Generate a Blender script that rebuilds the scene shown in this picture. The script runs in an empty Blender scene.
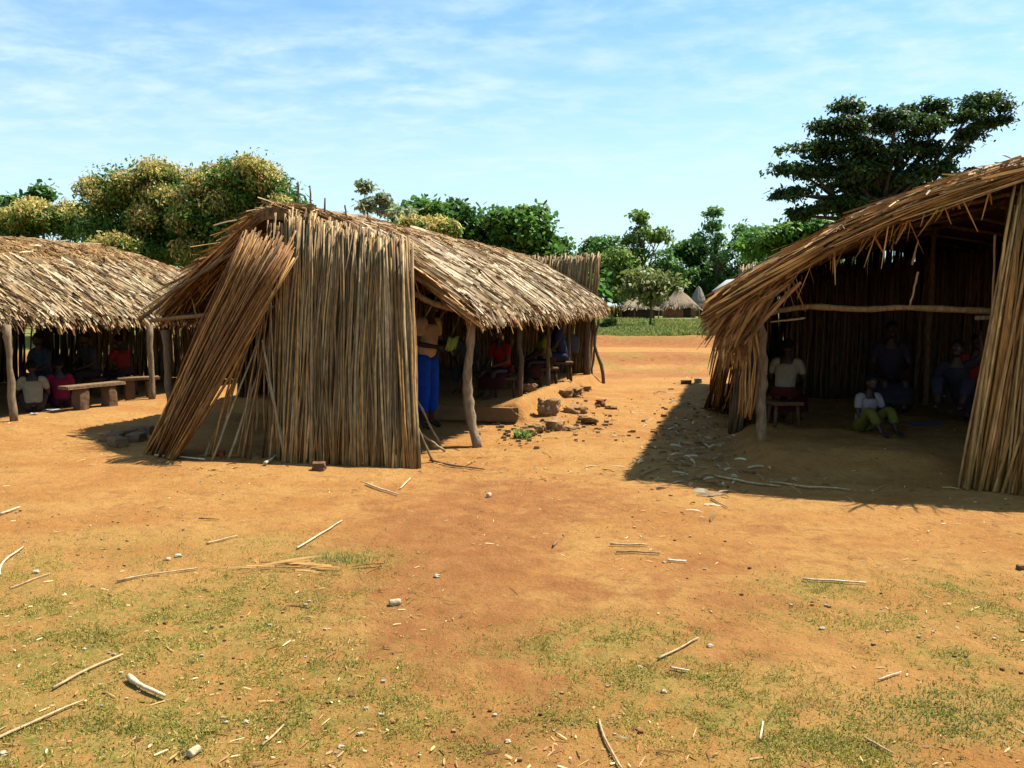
import bpy, bmesh, math, random
import numpy as np
from mathutils import Vector, Matrix
random.seed(7); rng = np.random.default_rng(11)
S = bpy.context.scene; COL = S.collection
R_ = math.radians
# ------------------------------------------------------------------ camera, sky, sun, exposure
EYE = 1.60; PITCH = 5.64; FPX = 800.0
cam = bpy.data.objects.new('camera', bpy.data.cameras.new('camera')); COL.objects.link(cam)
cam.location = (0, 0, EYE); cam.rotation_euler = (R_(90-PITCH), 0, 0)
cam.data.sensor_width = 36; cam.data.lens = FPX/1024*36; cam.data.clip_start = .05; cam.data.clip_end = 3000
S.camera = cam
SUNV = np.array([.53, .30, 1.0])
el = math.atan2(SUNV[2], math.hypot(SUNV[0], SUNV[1])); az = math.atan2(SUNV[0], SUNV[1])
W = bpy.data.worlds.new('World'); S.world = W; W.use_nodes = True
nt = W.node_tree; nt.nodes.clear()
def N(t, nt_, **k):
    n = nt_.nodes.new(t)
    for a, b in k.items(): setattr(n, a, b)
    return n
sky = N('ShaderNodeTexSky', nt, sky_type='NISHITA', sun_disc=False, sun_elevation=el, sun_rotation=az)
sky.air_density = 1.0; sky.dust_density = .6; sky.ozone_density = 1.2; sky.altitude = 1000
tc = N('ShaderNodeTexCoord', nt); sp = N('ShaderNodeSeparateXYZ', nt); nt.links.new(tc.outputs['Generated'], sp.inputs[0])
ad = N('ShaderNodeMath', nt, operation='ADD'); nt.links.new(sp.outputs['Z'], ad.inputs[0]); ad.inputs[1].default_value = .10
mx = N('ShaderNodeMath', nt, operation='MAXIMUM'); nt.links.new(ad.outputs[0], mx.inputs[0]); mx.inputs[1].default_value = .05
dx = N('ShaderNodeMath', nt, operation='DIVIDE'); nt.links.new(sp.outputs['X'], dx.inputs[0]); nt.links.new(mx.outputs[0], dx.inputs[1])
dy = N('ShaderNodeMath', nt, operation='DIVIDE'); nt.links.new(sp.outputs['Y'], dy.inputs[0]); nt.links.new(mx.outputs[0], dy.inputs[1])
cb = N('ShaderNodeCombineXYZ', nt); nt.links.new(dx.outputs[0], cb.inputs[0]); nt.links.new(dy.outputs[0], cb.inputs[1])
def cloud_layer(rot, scl, nscale, detail, dist, lo, hi, off=(0,0,0)):
    mp = N('ShaderNodeMapping', nt); mp.inputs['Rotation'].default_value = (0,0,R_(rot)); mp.inputs['Scale'].default_value = scl
    mp.inputs['Location'].default_value = off
    nt.links.new(cb.outputs[0], mp.inputs[0])
    nz = N('ShaderNodeTexNoise', nt); nz.inputs['Scale'].default_value = nscale; nz.inputs['Detail'].default_value = detail
    nz.inputs['Roughness'].default_value = .6; nz.inputs['Distortion'].default_value = dist
    nt.links.new(mp.outputs[0], nz.inputs['Vector'])
    mr = N('ShaderNodeMapRange', nt, interpolation_type='SMOOTHSTEP'); mr.inputs[1].default_value = lo; mr.inputs[2].default_value = hi
    nt.links.new(nz.outputs['Fac'], mr.inputs[0]); return mr.outputs[0]
c1 = cloud_layer(38, (1.0,1.4,1), 4.2, 12, .25, .34, .72, (.3,1.2,0))
c1b = cloud_layer(30, (.6,1.3,1), .75, 5, .3, .36, .60, (1.1,.9,0))
c2 = cloud_layer(-20, (1,1.3,1), 1.6, 12, .2, .46, .72, (5.5,2.2,0))
m1 = N('ShaderNodeMath', nt, operation='MULTIPLY'); nt.links.new(c1, m1.inputs[0]); nt.links.new(c1b, m1.inputs[1])
m2 = N('ShaderNodeMath', nt, operation='MULTIPLY'); nt.links.new(c2, m2.inputs[0]); m2.inputs[1].default_value = .35
sm = N('ShaderNodeMath', nt, operation='ADD', use_clamp=True); nt.links.new(m1.outputs[0], sm.inputs[0]); nt.links.new(m2.outputs[0], sm.inputs[1])
# thin whitish veil near the horizon
vr = N('ShaderNodeMapRange', nt, interpolation_type='SMOOTHSTEP'); nt.links.new(sp.outputs['Z'], vr.inputs[0])
vr.inputs[1].default_value = .0; vr.inputs[2].default_value = .36; vr.inputs[3].default_value = .85; vr.inputs[4].default_value = .14
sm2 = N('ShaderNodeMath', nt, operation='MAXIMUM', use_clamp=True); 
av = N('ShaderNodeMath', nt, operation='MULTIPLY'); nt.links.new(sm.outputs[0], av.inputs[0]); av.inputs[1].default_value = .85
iv = N('ShaderNodeMath', nt, operation='SUBTRACT'); iv.inputs[0].default_value = 1; nt.links.new(av.outputs[0], iv.inputs[1])
iw = N('ShaderNodeMath', nt, operation='SUBTRACT'); iw.inputs[0].default_value = 1; nt.links.new(vr.outputs[0], iw.inputs[1])
pr = N('ShaderNodeMath', nt, operation='MULTIPLY'); nt.links.new(iv.outputs[0], pr.inputs[0]); nt.links.new(iw.outputs[0], pr.inputs[1])
fc = N('ShaderNodeMath', nt, operation='SUBTRACT', use_clamp=True); fc.inputs[0].default_value = 1; nt.links.new(pr.outputs[0], fc.inputs[1])
mix = N('ShaderNodeMix', nt, data_type='RGBA'); nt.links.new(fc.outputs[0], mix.inputs[0])
hs = N('ShaderNodeHueSaturation', nt); hs.inputs['Saturation'].default_value = 1.25; hs.inputs['Hue'].default_value = .494; hs.inputs['Value'].default_value = 1.55
nt.links.new(sky.outputs[0], hs.inputs['Color'])
nt.links.new(hs.outputs[0], mix.inputs[6]); mix.inputs[7].default_value = (5.2, 6.75, 7.3, 1)
bg = N('ShaderNodeBackground', nt); bg.inputs[1].default_value = .059; nt.links.new(mix.outputs[2], bg.inputs[0])
wo = N('ShaderNodeOutputWorld', nt); nt.links.new(bg.outputs[0], wo.inputs[0])
sl = bpy.data.lights.new('sun', 'SUN'); sl.energy = 4.9; sl.angle = R_(.5); sl.color = (1, .93, .82)
so = bpy.data.objects.new('sun', sl); COL.objects.link(so); so.location = (20, 8, 30)
so.rotation_euler = Vector(SUNV).to_track_quat('Z', 'Y').to_euler()
S.view_settings.view_transform = 'Standard'; S.view_settings.look = 'None'; S.view_settings.exposure = 1.32; S.view_settings.gamma = 1
S.cycles.max_bounces = 5; S.cycles.diffuse_bounces = 1

# ------------------------------------------------------------------ helpers
def P(px, py, Y):
    """point of the world at ground distance Y that the photograph shows at px, py"""
    x, y = (px-512)/FPX, (384-py)/FPX
    c, s = math.cos(R_(PITCH)), math.sin(R_(PITCH))
    k = Y/(c + y*s)
    return np.array([x*k, Y, EYE + (y*c - s)*k])
def G(px, py, z=0.0):
    """ground point seen at px, py"""
    x, y = (px-512)/FPX, (384-py)/FPX
    c, s = math.cos(R_(PITCH)), math.sin(R_(PITCH))
    k = (z-EYE)/(y*c - s)
    X, Y = x*k, k*(c + y*s)
    return np.array([X, Y, z])
def sstep(a, b, x):
    t = np.clip((np.asarray(x, float)-a)/(b-a), 0, 1); return t*t*(3-2*t)
def _h(ix, iy, seed):
    n = (ix.astype(np.int64)*374761393 + iy.astype(np.int64)*668265263 + seed*1442695041) & 0xffffffff
    n = ((n ^ (n >> 13))*1274126177) & 0xffffffff
    return ((n ^ (n >> 16)) & 0xffff)/65535.0
def vnoise(x, y, seed=0):
    x = np.asarray(x, float); y = np.asarray(y, float)
    ix, iy = np.floor(x), np.floor(y); fx, fy = x-ix, y-iy
    fx = fx*fx*(3-2*fx); fy = fy*fy*(3-2*fy)
    a, b = _h(ix, iy, seed), _h(ix+1, iy, seed); c, d = _h(ix, iy+1, seed), _h(ix+1, iy+1, seed)
    return (a*(1-fx)+b*fx)*(1-fy) + (c*(1-fx)+d*fx)*fy
def fbm(x, y, o=4, seed=0):
    s = 0; a = .5; t = 0
    for i in range(o):
        s = s + a*vnoise(np.asarray(x)*2**i+17.3*i, np.asarray(y)*2**i-9.1*i, seed+i); t += a; a *= .5
    return s/t
def nrm(v): return v/np.maximum(np.linalg.norm(v, axis=-1, keepdims=True), 1e-9)

class MB:
    def __init__(s): s.V=[]; s.F=[]; s.C=[]; s.n=0
    def add(s, v, f, c):
        v = np.asarray(v, float).reshape(-1,3); c = np.asarray(c, float)
        if c.ndim == 1: c = np.tile(c, (len(v),1))
        s.V.append(v); s.F.append(np.asarray(f).reshape(-1,4)+s.n); s.C.append(c); s.n += len(v)
    def tubes(s, pts, rad, col, sides=6):
        """pts n,m,3; rad n,m; col n,3; closed ends"""
        pts = np.asarray(pts, float); n, m, _ = pts.shape
        rad = np.broadcast_to(np.asarray(rad, float), (n, m))
        pts = np.concatenate([pts[:, :1], pts, pts[:, -1:]], 1); rad = np.concatenate([rad[:, :1]*.02, rad, rad[:, -1:]*.02], 1); m += 2
        d = np.zeros_like(pts); d[:,1:-1] = pts[:,2:]-pts[:,:-2]; d[:,0] = pts[:,2]-pts[:,0]; d[:,-1] = pts[:,-1]-pts[:,-3]
        d = nrm(d); ref = np.zeros_like(d); ref[...,0] = .31; ref[...,1] = .95
        al = np.abs((d*ref).sum(-1, keepdims=True)) > .9; ref = np.where(al, np.array([0,0,1.]), ref)
        a = nrm(np.cross(d, ref)); b = np.cross(d, a)
        ang = np.arange(sides)*2*math.pi/sides
        v = pts[:,:,None] + rad[:,:,None,None]*(a[:,:,None]*np.cos(ang)[:,None] + b[:,:,None]*np.sin(ang)[:,None])
        i = np.arange(n)[:,None,None]*m*sides; j = np.arange(m-1)[None,:,None]*sides; k = np.arange(sides)[None,None,:]; k2 = (k+1)%sides
        f = np.stack([i+j+k+0*k, i+j+k2, i+j+sides+k2, i+j+sides+k], -1)
        s.add(v, f, np.repeat(np.broadcast_to(np.asarray(col, float), (n,3)), m*sides, 0))
    def tube(s, pts, rad, col, sides=8):
        s.tubes(np.asarray(pts, float)[None], np.asarray(rad, float)[None] if np.ndim(rad) else np.full((1,len(pts)), rad), np.asarray(col, float)[None], sides)
    def strips(s, p0, d, L, w, up, col, droop=0., lift=0., seg=3):
        """flat bent blades. p0,d,up n,3 ; L,w n"""
        n = len(p0); t = np.linspace(0,1,seg+1)
        d = nrm(d); sd = nrm(np.cross(d, up)); L = np.broadcast_to(L,(n,)); w = np.broadcast_to(w,(n,)); droop = np.broadcast_to(droop,(n,)); lift=np.broadcast_to(lift,(n,))
        c = p0[:,None] + d[:,None]*(L[:,None]*t)[...,None] + up[:,None]*(lift[:,None]*t)[...,None]
        c[...,2] -= droop[:,None]*t**2
        ww = (w[:,None]*.5*np.array([.75]+[1]*(seg-1)+[.35]))[...,None]
        tw = up[:,None]*((rng.random(n)-.5)[:,None]*w[:,None])[...,None]
        a = c - sd[:,None]*ww + tw; b = c + sd[:,None]*ww - tw
        v = np.stack([a,b],2)                       # n,seg+1,2,3
        i = np.arange(n)[:,None]*(seg+1)*2; j = np.arange(seg)[None]*2
        f = np.stack([i+j, i+j+1, i+j+3, i+j+2], -1)
        s.add(v, f, np.repeat(np.broadcast_to(np.asarray(col,float),(n,3)), (seg+1)*2, 0))
    def blob(s, c, size, col, n=6, power=1.0, noise=0., rot=0., seed=0, tilt=(0,0)):
        """rounded box / stone from a subdivided cube"""
        g = np.linspace(-1,1,n+1); A,B = np.meshgrid(g,g,indexing='ij'); o = np.ones_like(A)
        for q,(X,Y,Z) in enumerate([(A,B,o),(B,A,-o),(o,A,B),(-o,B,A),(B,o,A),(A,-o,B)]):
            p = np.stack([X,Y,Z],-1).reshape(-1,3)
            sph = nrm(p); p = p*(1-power)+sph*power
            if noise:
                h = vnoise(p[:,0]*1.7+seed*3.1+9, p[:,1]*1.7+p[:,2]*2.3+seed, seed)+.5*vnoise(p[:,0]*4+seed+p[:,2], p[:,1]*4-p[:,2]*3, seed+5)
                p = p*(1+noise*(h-.75))[:,None]
            p = p*np.asarray(size)/2
            cy,sy = math.cos(rot),math.sin(rot); M = np.array([[cy,-sy,0],[sy,cy,0],[0,0,1]])
            tx,ty = tilt; Mx = np.array([[1,0,0],[0,math.cos(tx),-math.sin(tx)],[0,math.sin(tx),math.cos(tx)]]); My = np.array([[math.cos(ty),0,math.sin(ty)],[0,1,0],[-math.sin(ty),0,math.cos(ty)]])
            p = p@(M@Mx@My).T + np.asarray(c)
            i = np.arange(n)[:,None]*(n+1)+np.arange(n)[None]
            s.add(p, np.stack([i,i+n+1,i+n+2,i+1],-1), np.asarray(col,float))
    def build(s, name, mat, parent=None, smooth=False, top=False):
        v = np.concatenate(s.V); f = np.concatenate(s.F); c = np.concatenate(s.C)
        if parent is not None: off = np.array(parent['_o'][:]) if '_o' in parent else np.zeros(3)
        elif top: off = np.array([(v[:,0].min()+v[:,0].max())/2, (v[:,1].min()+v[:,1].max())/2, v[:,2].min()])
        else: off = np.zeros(3)
        me = bpy.data.meshes.new(name)
        me.vertices.add(len(v)); me.vertices.foreach_set('co', (v-off).astype(np.float32).ravel())
        me.loops.add(f.size); me.loops.foreach_set('vertex_index', f.astype(np.int32).ravel())
        me.polygons.add(len(f)); me.polygons.foreach_set('loop_start', (np.arange(len(f))*4).astype(np.int32))
        me.update(calc_edges=True)
        if smooth: me.polygons.foreach_set('use_smooth', np.ones(len(f), bool))
        ca = me.color_attributes.new('col','FLOAT_COLOR','POINT')
        ca.data.foreach_set('color', np.concatenate([np.clip(c,0,1), np.ones((len(c),1))],1).astype(np.float32).ravel())
        me.materials.append(mat)
        o = bpy.data.objects.new(name, me); COL.objects.link(o)
        if parent is not None: o.parent = parent; o['_o'] = off.tolist()
        else: o.location = off
        if parent is None: o['_o'] = off.tolist()
        return o
def tag(o, label=None, cat=None, group=None, kind=None):
    if label: o['label'] = label
    if cat: o['category'] = cat
    if group: o['group'] = group
    if kind: o['kind'] = kind
    return o
def empty(name, loc, label, cat, group=None):
    o = bpy.data.objects.new(name, None); COL.objects.link(o); o.empty_display_size = .1
    o.location = [float(a) for a in loc]; o['_o'] = [float(a) for a in loc]
    return tag(o, label, cat, group)

# ------------------------------------------------------------------ materials
def attr_mat(name, rough=.9, bump=0., bscale=30., trans=0., mottle=.25, mscale=12., spec=.2, stretch=None, sat=None, k=.44):
    m = bpy.data.materials.new(name); m.use_nodes = True; t = m.node_tree; b = t.nodes['Principled BSDF']
    at = N('ShaderNodeAttribute', t, attribute_name='col')
    nz = N('ShaderNodeTexNoise', t); nz.inputs['Scale'].default_value = mscale; nz.inputs['Detail'].default_value = 5
    oc = N('ShaderNodeTexCoord', t)
    mp = N('ShaderNodeMapping', t); t.links.new(oc.outputs['Object'], mp.inputs[0]); t.links.new(mp.outputs[0], nz.inputs['Vector'])
    if stretch: mp.inputs['Scale'].default_value = stretch
    mr = N('ShaderNodeMapRange', t); mr.inputs[1].default_value=.3; mr.inputs[2].default_value=.7; mr.inputs[3].default_value = k*(1-mottle); mr.inputs[4].default_value = k*(1+mottle)
    t.links.new(nz.outputs['Fac'], mr.inputs[0])
    vm = N('ShaderNodeVectorMath', t, operation='SCALE'); t.links.new(at.outputs['Color'], vm.inputs[0]); t.links.new(mr.outputs[0], vm.inputs['Scale'])
    t.links.new(vm.outputs[0], b.inputs['Base Color'])
    b.inputs['Roughness'].default_value = rough; b.inputs['Specular IOR Level'].default_value = spec
    if bump:
        n2 = N('ShaderNodeTexNoise', t); n2.inputs['Scale'].default_value = bscale; n2.inputs['Detail'].default_value = 6
        t.links.new(mp.outputs[0], n2.inputs['Vector'])
        bp = N('ShaderNodeBump', t); bp.inputs['Strength'].default_value = bump; bp.inputs['Distance'].default_value = .02
        t.links.new(n2.outputs['Fac'], bp.inputs['Height']); t.links.new(bp.outputs[0], b.inputs['Normal'])
    if trans:
        tr = N('ShaderNodeBsdfTranslucent', t); t.links.new(vm.outputs[0], tr.inputs['Color'])
        ms = N('ShaderNodeMixShader', t); ms.inputs[0].default_value = trans
        t.links.new(b.outputs[0], ms.inputs[1]); t.links.new(tr.outputs[0], ms.inputs[2])
        t.links.new(ms.outputs[0], t.nodes['Material Output'].inputs['Surface'])
    return m
M_thatch = attr_mat('dry_thatch', .65, 0, trans=.08, k=.57, mottle=.3, mscale=9, spec=.3)
M_mat = attr_mat('thatch_underlay', .95, .8, 60, mottle=.5, mscale=22, spec=.1)
M_stalk = attr_mat('dry_stalks', .6, .3, 80, k=.57, mottle=.38, mscale=5, spec=.25, stretch=(6,6,1))
M_wood = attr_mat('weathered_wood', .8, .6, 40, mottle=.35, mscale=10, spec=.2, stretch=(4,4,1))
M_leaf = attr_mat('foliage', .5, 0, trans=.42, k=1.08, mottle=.3, mscale=1.2, spec=.25)
M_grass = attr_mat('grass_blades', .6, 0, trans=.35, k=.66, mottle=.2, mscale=2, spec=.2)
M_bark = attr_mat('bark', .9, .6, 20, mottle=.3, mscale=6)
M_stone = attr_mat('stone_and_brick', .9, .8, 30, mottle=.35, mscale=14)
M_mud = attr_mat('mud_plaster', .95, .6, 18, mottle=.25, mscale=4)
M_cloth = attr_mat('cloth', .9, .25, 60, mottle=.15, mscale=14, spec=.1)
M_skin = attr_mat('skin', .55, .1, 60, mottle=.08, mscale=10, spec=.35)
M_paper = attr_mat('paper', .8, 0, mottle=.06, mscale=10)
M_metal = attr_mat('sheet_metal', .4, .1, 30, mottle=.1, mscale=3, spec=.5)

# ------------------------------------------------------------------ hut frames (plan positions)
class Frame:
    def __init__(s, O, phi): s.O=np.array(O,float); s.A=np.array([math.sin(R_(phi)), math.cos(R_(phi))]); s.R=np.array([math.cos(R_(phi)), -math.sin(R_(phi))])
    def w(s, u, t, z):
        u,t,z = np.broadcast_arrays(np.asarray(u,float),np.asarray(t,float),np.asarray(z,float))
        xy = s.O + u[...,None]*s.R + t[...,None]*s.A
        return np.concatenate([xy, z[...,None]], -1)
    def loc(s, x, y):
        dx_,dy_ = np.asarray(x)-s.O[0], np.asarray(y)-s.O[1]
        return dx_*s.R[0]+dy_*s.R[1], dx_*s.A[0]+dy_*s.A[1]
FC = Frame((-2.65, 9.75), 16); FR = Frame((4.96, 7.89), 16); FL = Frame((-9.3, 11.8), 17)

# ------------------------------------------------------------------ ground
def gz(x, y):
    x = np.asarray(x,float); y = np.asarray(y,float)
    r = np.hypot(x, y)
    z = .05*(fbm(x*.35, y*.35, 3, 3)-.5) + .030*(fbm(x*1.6, y*1.6, 3, 8)-.5)*sstep(40,10,r) + .026*(fbm(x*5, y*5, 3, 21)-.5)*sstep(14,6,r)
    u,t = FR.loc(x,y)      # earth platform of the right hut
    m = sstep(-2.75,-2.35,u+.25*(fbm(x*2,y*2,2,5)-.5))*sstep(-1.25,-.35,t+.4*(fbm(x*2,y*2,2,15)-.5))*sstep(9.,8.5,t)*sstep(5,4,u)
    z = z + .18*m*(1+.35*(fbm(x*3,y*3,3,61)-.5))
    u,t = FC.loc(x,y)      # raised floor further inside the central hut
    m = sstep(2.55,2.3,u)*sstep(-2.6,-2.3,u)*sstep(1.55,1.7,t)*sstep(8,7.6,t)
    z = z + .20*m
    m = sstep(1.9,2.35,u)*sstep(3.9,2.5,u)*sstep(1.3,1.9,t)*sstep(7.5,3.5,t)      # worn bank along its right side
    z = z + .10*m*(1+1.2*(fbm(x*2.3,y*2.3,3,33)-.5))
    u,t = FL.loc(x,y)
    z = z + .07*sstep(2.1,2.7,u)*sstep(4.3,3.4,u)*sstep(8,6,t)
    q = y+.9*np.sin(x*.35)+.5*np.sin(x*.9+1)
    z = z - .16*sstep(17.5,20.5,q)*sstep(23.5,21.5,q)*sstep(-1,2,x) + .16*sstep(23.2,24.2,q)*sstep(27,25,q) + .30*sstep(31.5,33.0,q)*(1+.3*fbm(x*.8,y*.8,3,4)) + .02*(fbm(x*1.2,y*1.2,3,71)-.5)*sstep(18,22,y)
    return z
def gpt(px, py, it=4):
    z = 0.
    for _ in range(it):
        p = G(px, py, z); z = float(gz(p[0], p[1]))
    p[2] = z; return p
def grass_mask(x, y):
    m = np.zeros(np.shape(x))
    blobs = [(60,640,150,70,1),(200,620,160,60,.8),(330,560,60,14,.9),(60,570,90,30,.6),(330,680,90,40,.7),(140,735,110,45,1),(340,720,120,40,.8),(60,745,80,40,1),
      (600,645,110,26,.8),(655,640,60,20,.7),(690,690,120,40,.8),(745,720,70,40,.9),(820,590,60,12,.8),(950,585,60,14,.7),(860,620,110,14,.6),(985,610,60,16,.8),(960,655,70,14,.9),(1000,690,40,20,.7),
      (945,712,60,20,1.1),(840,740,70,30,.8),(480,745,60,25,.5),(500,690,60,20,.4),(-100,650,120,80,.8),(1100,660,80,60,.8),(240,545,90,14,.4),(560,720,80,20,.5)]
    for (a,b,ra,rb,s) in blobs:
        c = G(a,b); e = G(a+ra,b); n_ = G(a,b-rb); rx = e[0]-c[0]; ry = max(n_[1]-c[1], .12)
        q = ((x-c[0])/rx)**2 + ((y-c[1])/ry)**2
        m = np.maximum(m, s*np.exp(-q*.9))
    n1 = fbm(x*1.1,y*1.1,4,51); n2 = fbm(x*4.2,y*4.2,3,77)
    m = np.clip(m*1.25,0,1.1)*sstep(.30,.56,n1*.5+n2*.5+.07)
    q = y+.9*np.sin(x*.35)+.5*np.sin(x*.9+1)
    near = m*sstep(9,7,y) + .75*sstep(21,22,q)*sstep(25.5,24.5,q)*sstep(.42,.6,fbm(x*.9,y*.9,3,12))*sstep(-1,1,x)
    far = sstep(33,35,y+1.5*np.sin(x*.22)+2*(n1-.5)) + sstep(-12.5,-15,x+2*(n1-.5)) + sstep(24,30,x)*sstep(8,14,y)*.9
    far = np.clip(far,0,1)
    return np.clip(near+far,0,1)
def axis(lo, hi, fine, g, far):
    """coordinates fine between lo and hi, growing outwards"""
    a = list(np.arange(lo, hi, fine)); s = fine
    while a[-1] < far: s *= g; a.append(a[-1]+s)
    s = fine; b = [a[0]]
    while b[-1] > -far: s *= g; b.append(b[-1]-s)
    return np.array(b[::-1][:-1]+a)
gx = axis(-7, 7, .035, 1.08, 900)
gy1 = [1.5]; 
while gy1[-1] < 900:
    gy1.append(gy1[-1] + (max(.022, .0045*gy1[-1]) if gy1[-1] < 22 else .1*1.05**(len(gy1)*0)*max(1,(gy1[-1]-21)*.12)))
gy = np.array([-900,-400,-150,-60,-25,-10,-4,-1,0.5]+gy1)
GX,GY = np.meshgrid(gx,gy,indexing='xy'); GZ = gz(GX,GY)
GM = grass_mask(GX,GY)
ny,nx = GX.shape
idx = np.arange(ny-1)[:,None]*nx+np.arange(nx-1)[None]
red = np.zeros_like(GX)
for (a,b,ra,rb,s) in [(460,540,120,60,.9),(520,500,110,26,.8),(470,640,130,60,.7),(450,730,160,50,.5),(700,600,120,60,.45),(250,500,200,14,.2),(560,590,90,50,.5),(760,540,90,30,.3)]:
    c=G(a,b); e=G(a+ra,b); n_=G(a,b-rb); q=((GX-c[0])/(e[0]-c[0]))**2+((GY-c[1])/(n_[1]-c[1]))**2; red=np.maximum(red,s*np.exp(-q))
# darker strips and bank edges of the road behind
q_=GY+.9*np.sin(GX*.35)+.5*np.sin(GX*.9+1); red = np.maximum(red, 1.4*sstep(30.6,31.6,q_)*sstep(35,33.5,q_)); red = np.maximum(red, 1.2*sstep(22.3,23.4,q_)*sstep(26,24.5,q_)); red=np.maximum(red,.7*sstep(18,20,q_)*sstep(23,21,q_)*(GX>-1))
red = red*(.55+.9*fbm(GX*1.3,GY*1.3,4,90))
lit = fbm(GX*.5,GY*.5,3,64)
gc = np.stack([np.clip(red,0,1), GM, lit],-1)
mb = MB(); mb.add(np.stack([GX,GY,GZ],-1).reshape(-1,3), np.stack([idx,idx+1,idx+nx+1,idx+nx],-1), gc.reshape(-1,3))
def ground_mat():
    m = bpy.data.materials.new('sandy_soil'); m.use_nodes=True; t=m.node_tree; b=t.nodes['Principled BSDF']
    at=N('ShaderNodeAttribute',t,attribute_name='col'); sp=N('ShaderNodeSeparateColor',t); t.links.new(at.outputs['Color'],sp.inputs[0])
    oc=N('ShaderNodeTexCoord',t)
    def noise(sc,det=6,ro=.6,dist=0.,stretch=None):
        n=N('ShaderNodeTexNoise',t); n.inputs['Scale'].default_value=sc; n.inputs['Detail'].default_value=det; n.inputs['Roughness'].default_value=ro; n.inputs['Distortion'].default_value=dist
        mp=N('ShaderNodeMapping',t); t.links.new(oc.outputs['Object'],mp.inputs[0]); t.links.new(mp.outputs[0],n.inputs['Vector'])
        if stretch: mp.inputs['Scale'].default_value=stretch
        return n.outputs['Fac']
    def mr(v,a,b_,c=0,d=1):
        n=N('ShaderNodeMapRange',t,interpolation_type='SMOOTHSTEP'); t.links.new(v,n.inputs[0])
        for i,q in enumerate((a,b_,c,d)): n.inputs[i+1].default_value=q
        return n.outputs[0]
    def mixc(f,a,b_,blend='MIX'):
        n=N('ShaderNodeMix',t,data_type='RGBA',blend_type=blend)
        if hasattr(f,'links'): t.links.new(f,n.inputs[0])
        else: n.inputs[0].default_value=f
        for s_,q in ((6,a),(7,b_)):
            if hasattr(q,'links'): t.links.new(q,n.inputs[s_])
            else: n.inputs[s_].default_value=(*q,1)
        return n.outputs[2]
    base = mixc(mr(noise(1.3,8,.65,.3),.35,.66),(.545,.245,.066),(.655,.335,.100))
    base = mixc(mr(noise(.6,4,.5,0,(1,3,1)),.42,.62,0,.55), base, (.66,.38,.115))
    red = mixc(mr(noise(5,6),.3,.7),(.42,.165,.050),(.52,.230,.075))
    md=N('ShaderNodeMath',t,operation='ADD'); t.links.new(sp.outputs[0],md.inputs[0])
    q=mr(noise(2.6,9,.75,.5),.3,.7,-.42,.42); t.links.new(q,md.inputs[1])
    c = mixc(mr(md.outputs[0],.08,.72), base, red)
    # grain: dark crumbs and pale grit
    c = mixc(mr(noise(70,4,.7),.60,.72,0,.40), c, (.27,.11,.032))
    c = mixc(mr(noise(46,3,.6),.66,.76,0,.5), c, (.72,.47,.22))
    c = mixc(mr(noise(17,4,.7),.58,.70,0,.30), c, (.33,.15,.04))
    c = mixc(mr(noise(9,6,.75,.4),.50,.66,0,.55), c, (.36,.165,.05))
    c = mixc(mr(noise(4.5,7,.75,.6),.54,.68,0,.40), c, (.40,.19,.06))
    c = mixc(mr(noise(30,5,.7),.54,.66,0,.40), c, (.34,.15,.045))
    # low turf between the blades
    gg = mixc(mr(noise(26,5,.7),.35,.65),(.27,.24,.04),(.48,.35,.095))
    ga=N('ShaderNodeMath',t,operation='MULTIPLY'); t.links.new(sp.outputs[1],ga.inputs[0]); t.links.new(mr(noise(9,8,.8),.38,.60,.05,1.),ga.inputs[1])
    gb=N('ShaderNodeMath',t,operation='MULTIPLY'); t.links.new(ga.outputs[0],gb.inputs[0]); gb.inputs[1].default_value=1.0
    c = mixc(gb.outputs[0], c, gg)
    # far meadow fully green
    spx=N('ShaderNodeSeparateXYZ',t); t.links.new(oc.outputs['Object'],spx.inputs[0])
    fm=N('ShaderNodeMath',t,operation='MULTIPLY'); t.links.new(mr(spx.outputs['Y'],24,36),fm.inputs[0]); t.links.new(sp.outputs[1],fm.inputs[1])
    mead = mixc(mr(noise(.35,6,.7,0,(1,2.5,1)),.3,.7),(.15,.22,.035),(.36,.32,.10))
    c = mixc(fm.outputs[0], c, mead)
    vs=N('ShaderNodeVectorMath',t,operation='SCALE'); t.links.new(c,vs.inputs[0]); vs.inputs['Scale'].default_value=.505; c=vs.outputs[0]
    t.links.new(c,b.inputs['Base Color']); b.inputs['Roughness'].default_value=.95; b.inputs['Specular IOR Level'].default_value=.1
    bp=N('ShaderNodeBump',t); bp.inputs['Strength'].default_value=.9; bp.inputs['Distance'].default_value=.05
    b2=N('ShaderNodeBump',t); b2.inputs['Strength'].default_value=.8; b2.inputs['Distance'].default_value=.02
    t.links.new(noise(7,8,.7),bp.inputs['Height']); t.links.new(noise(48,5,.7),b2.inputs['Height']); t.links.new(bp.outputs[0],b2.inputs['Normal']); t.links.new(b2.outputs[0],b.inputs['Normal'])
    return m
M_ground = ground_mat()
g = mb.build('ground', M_ground, smooth=True); tag(g, kind='structure')

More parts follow.
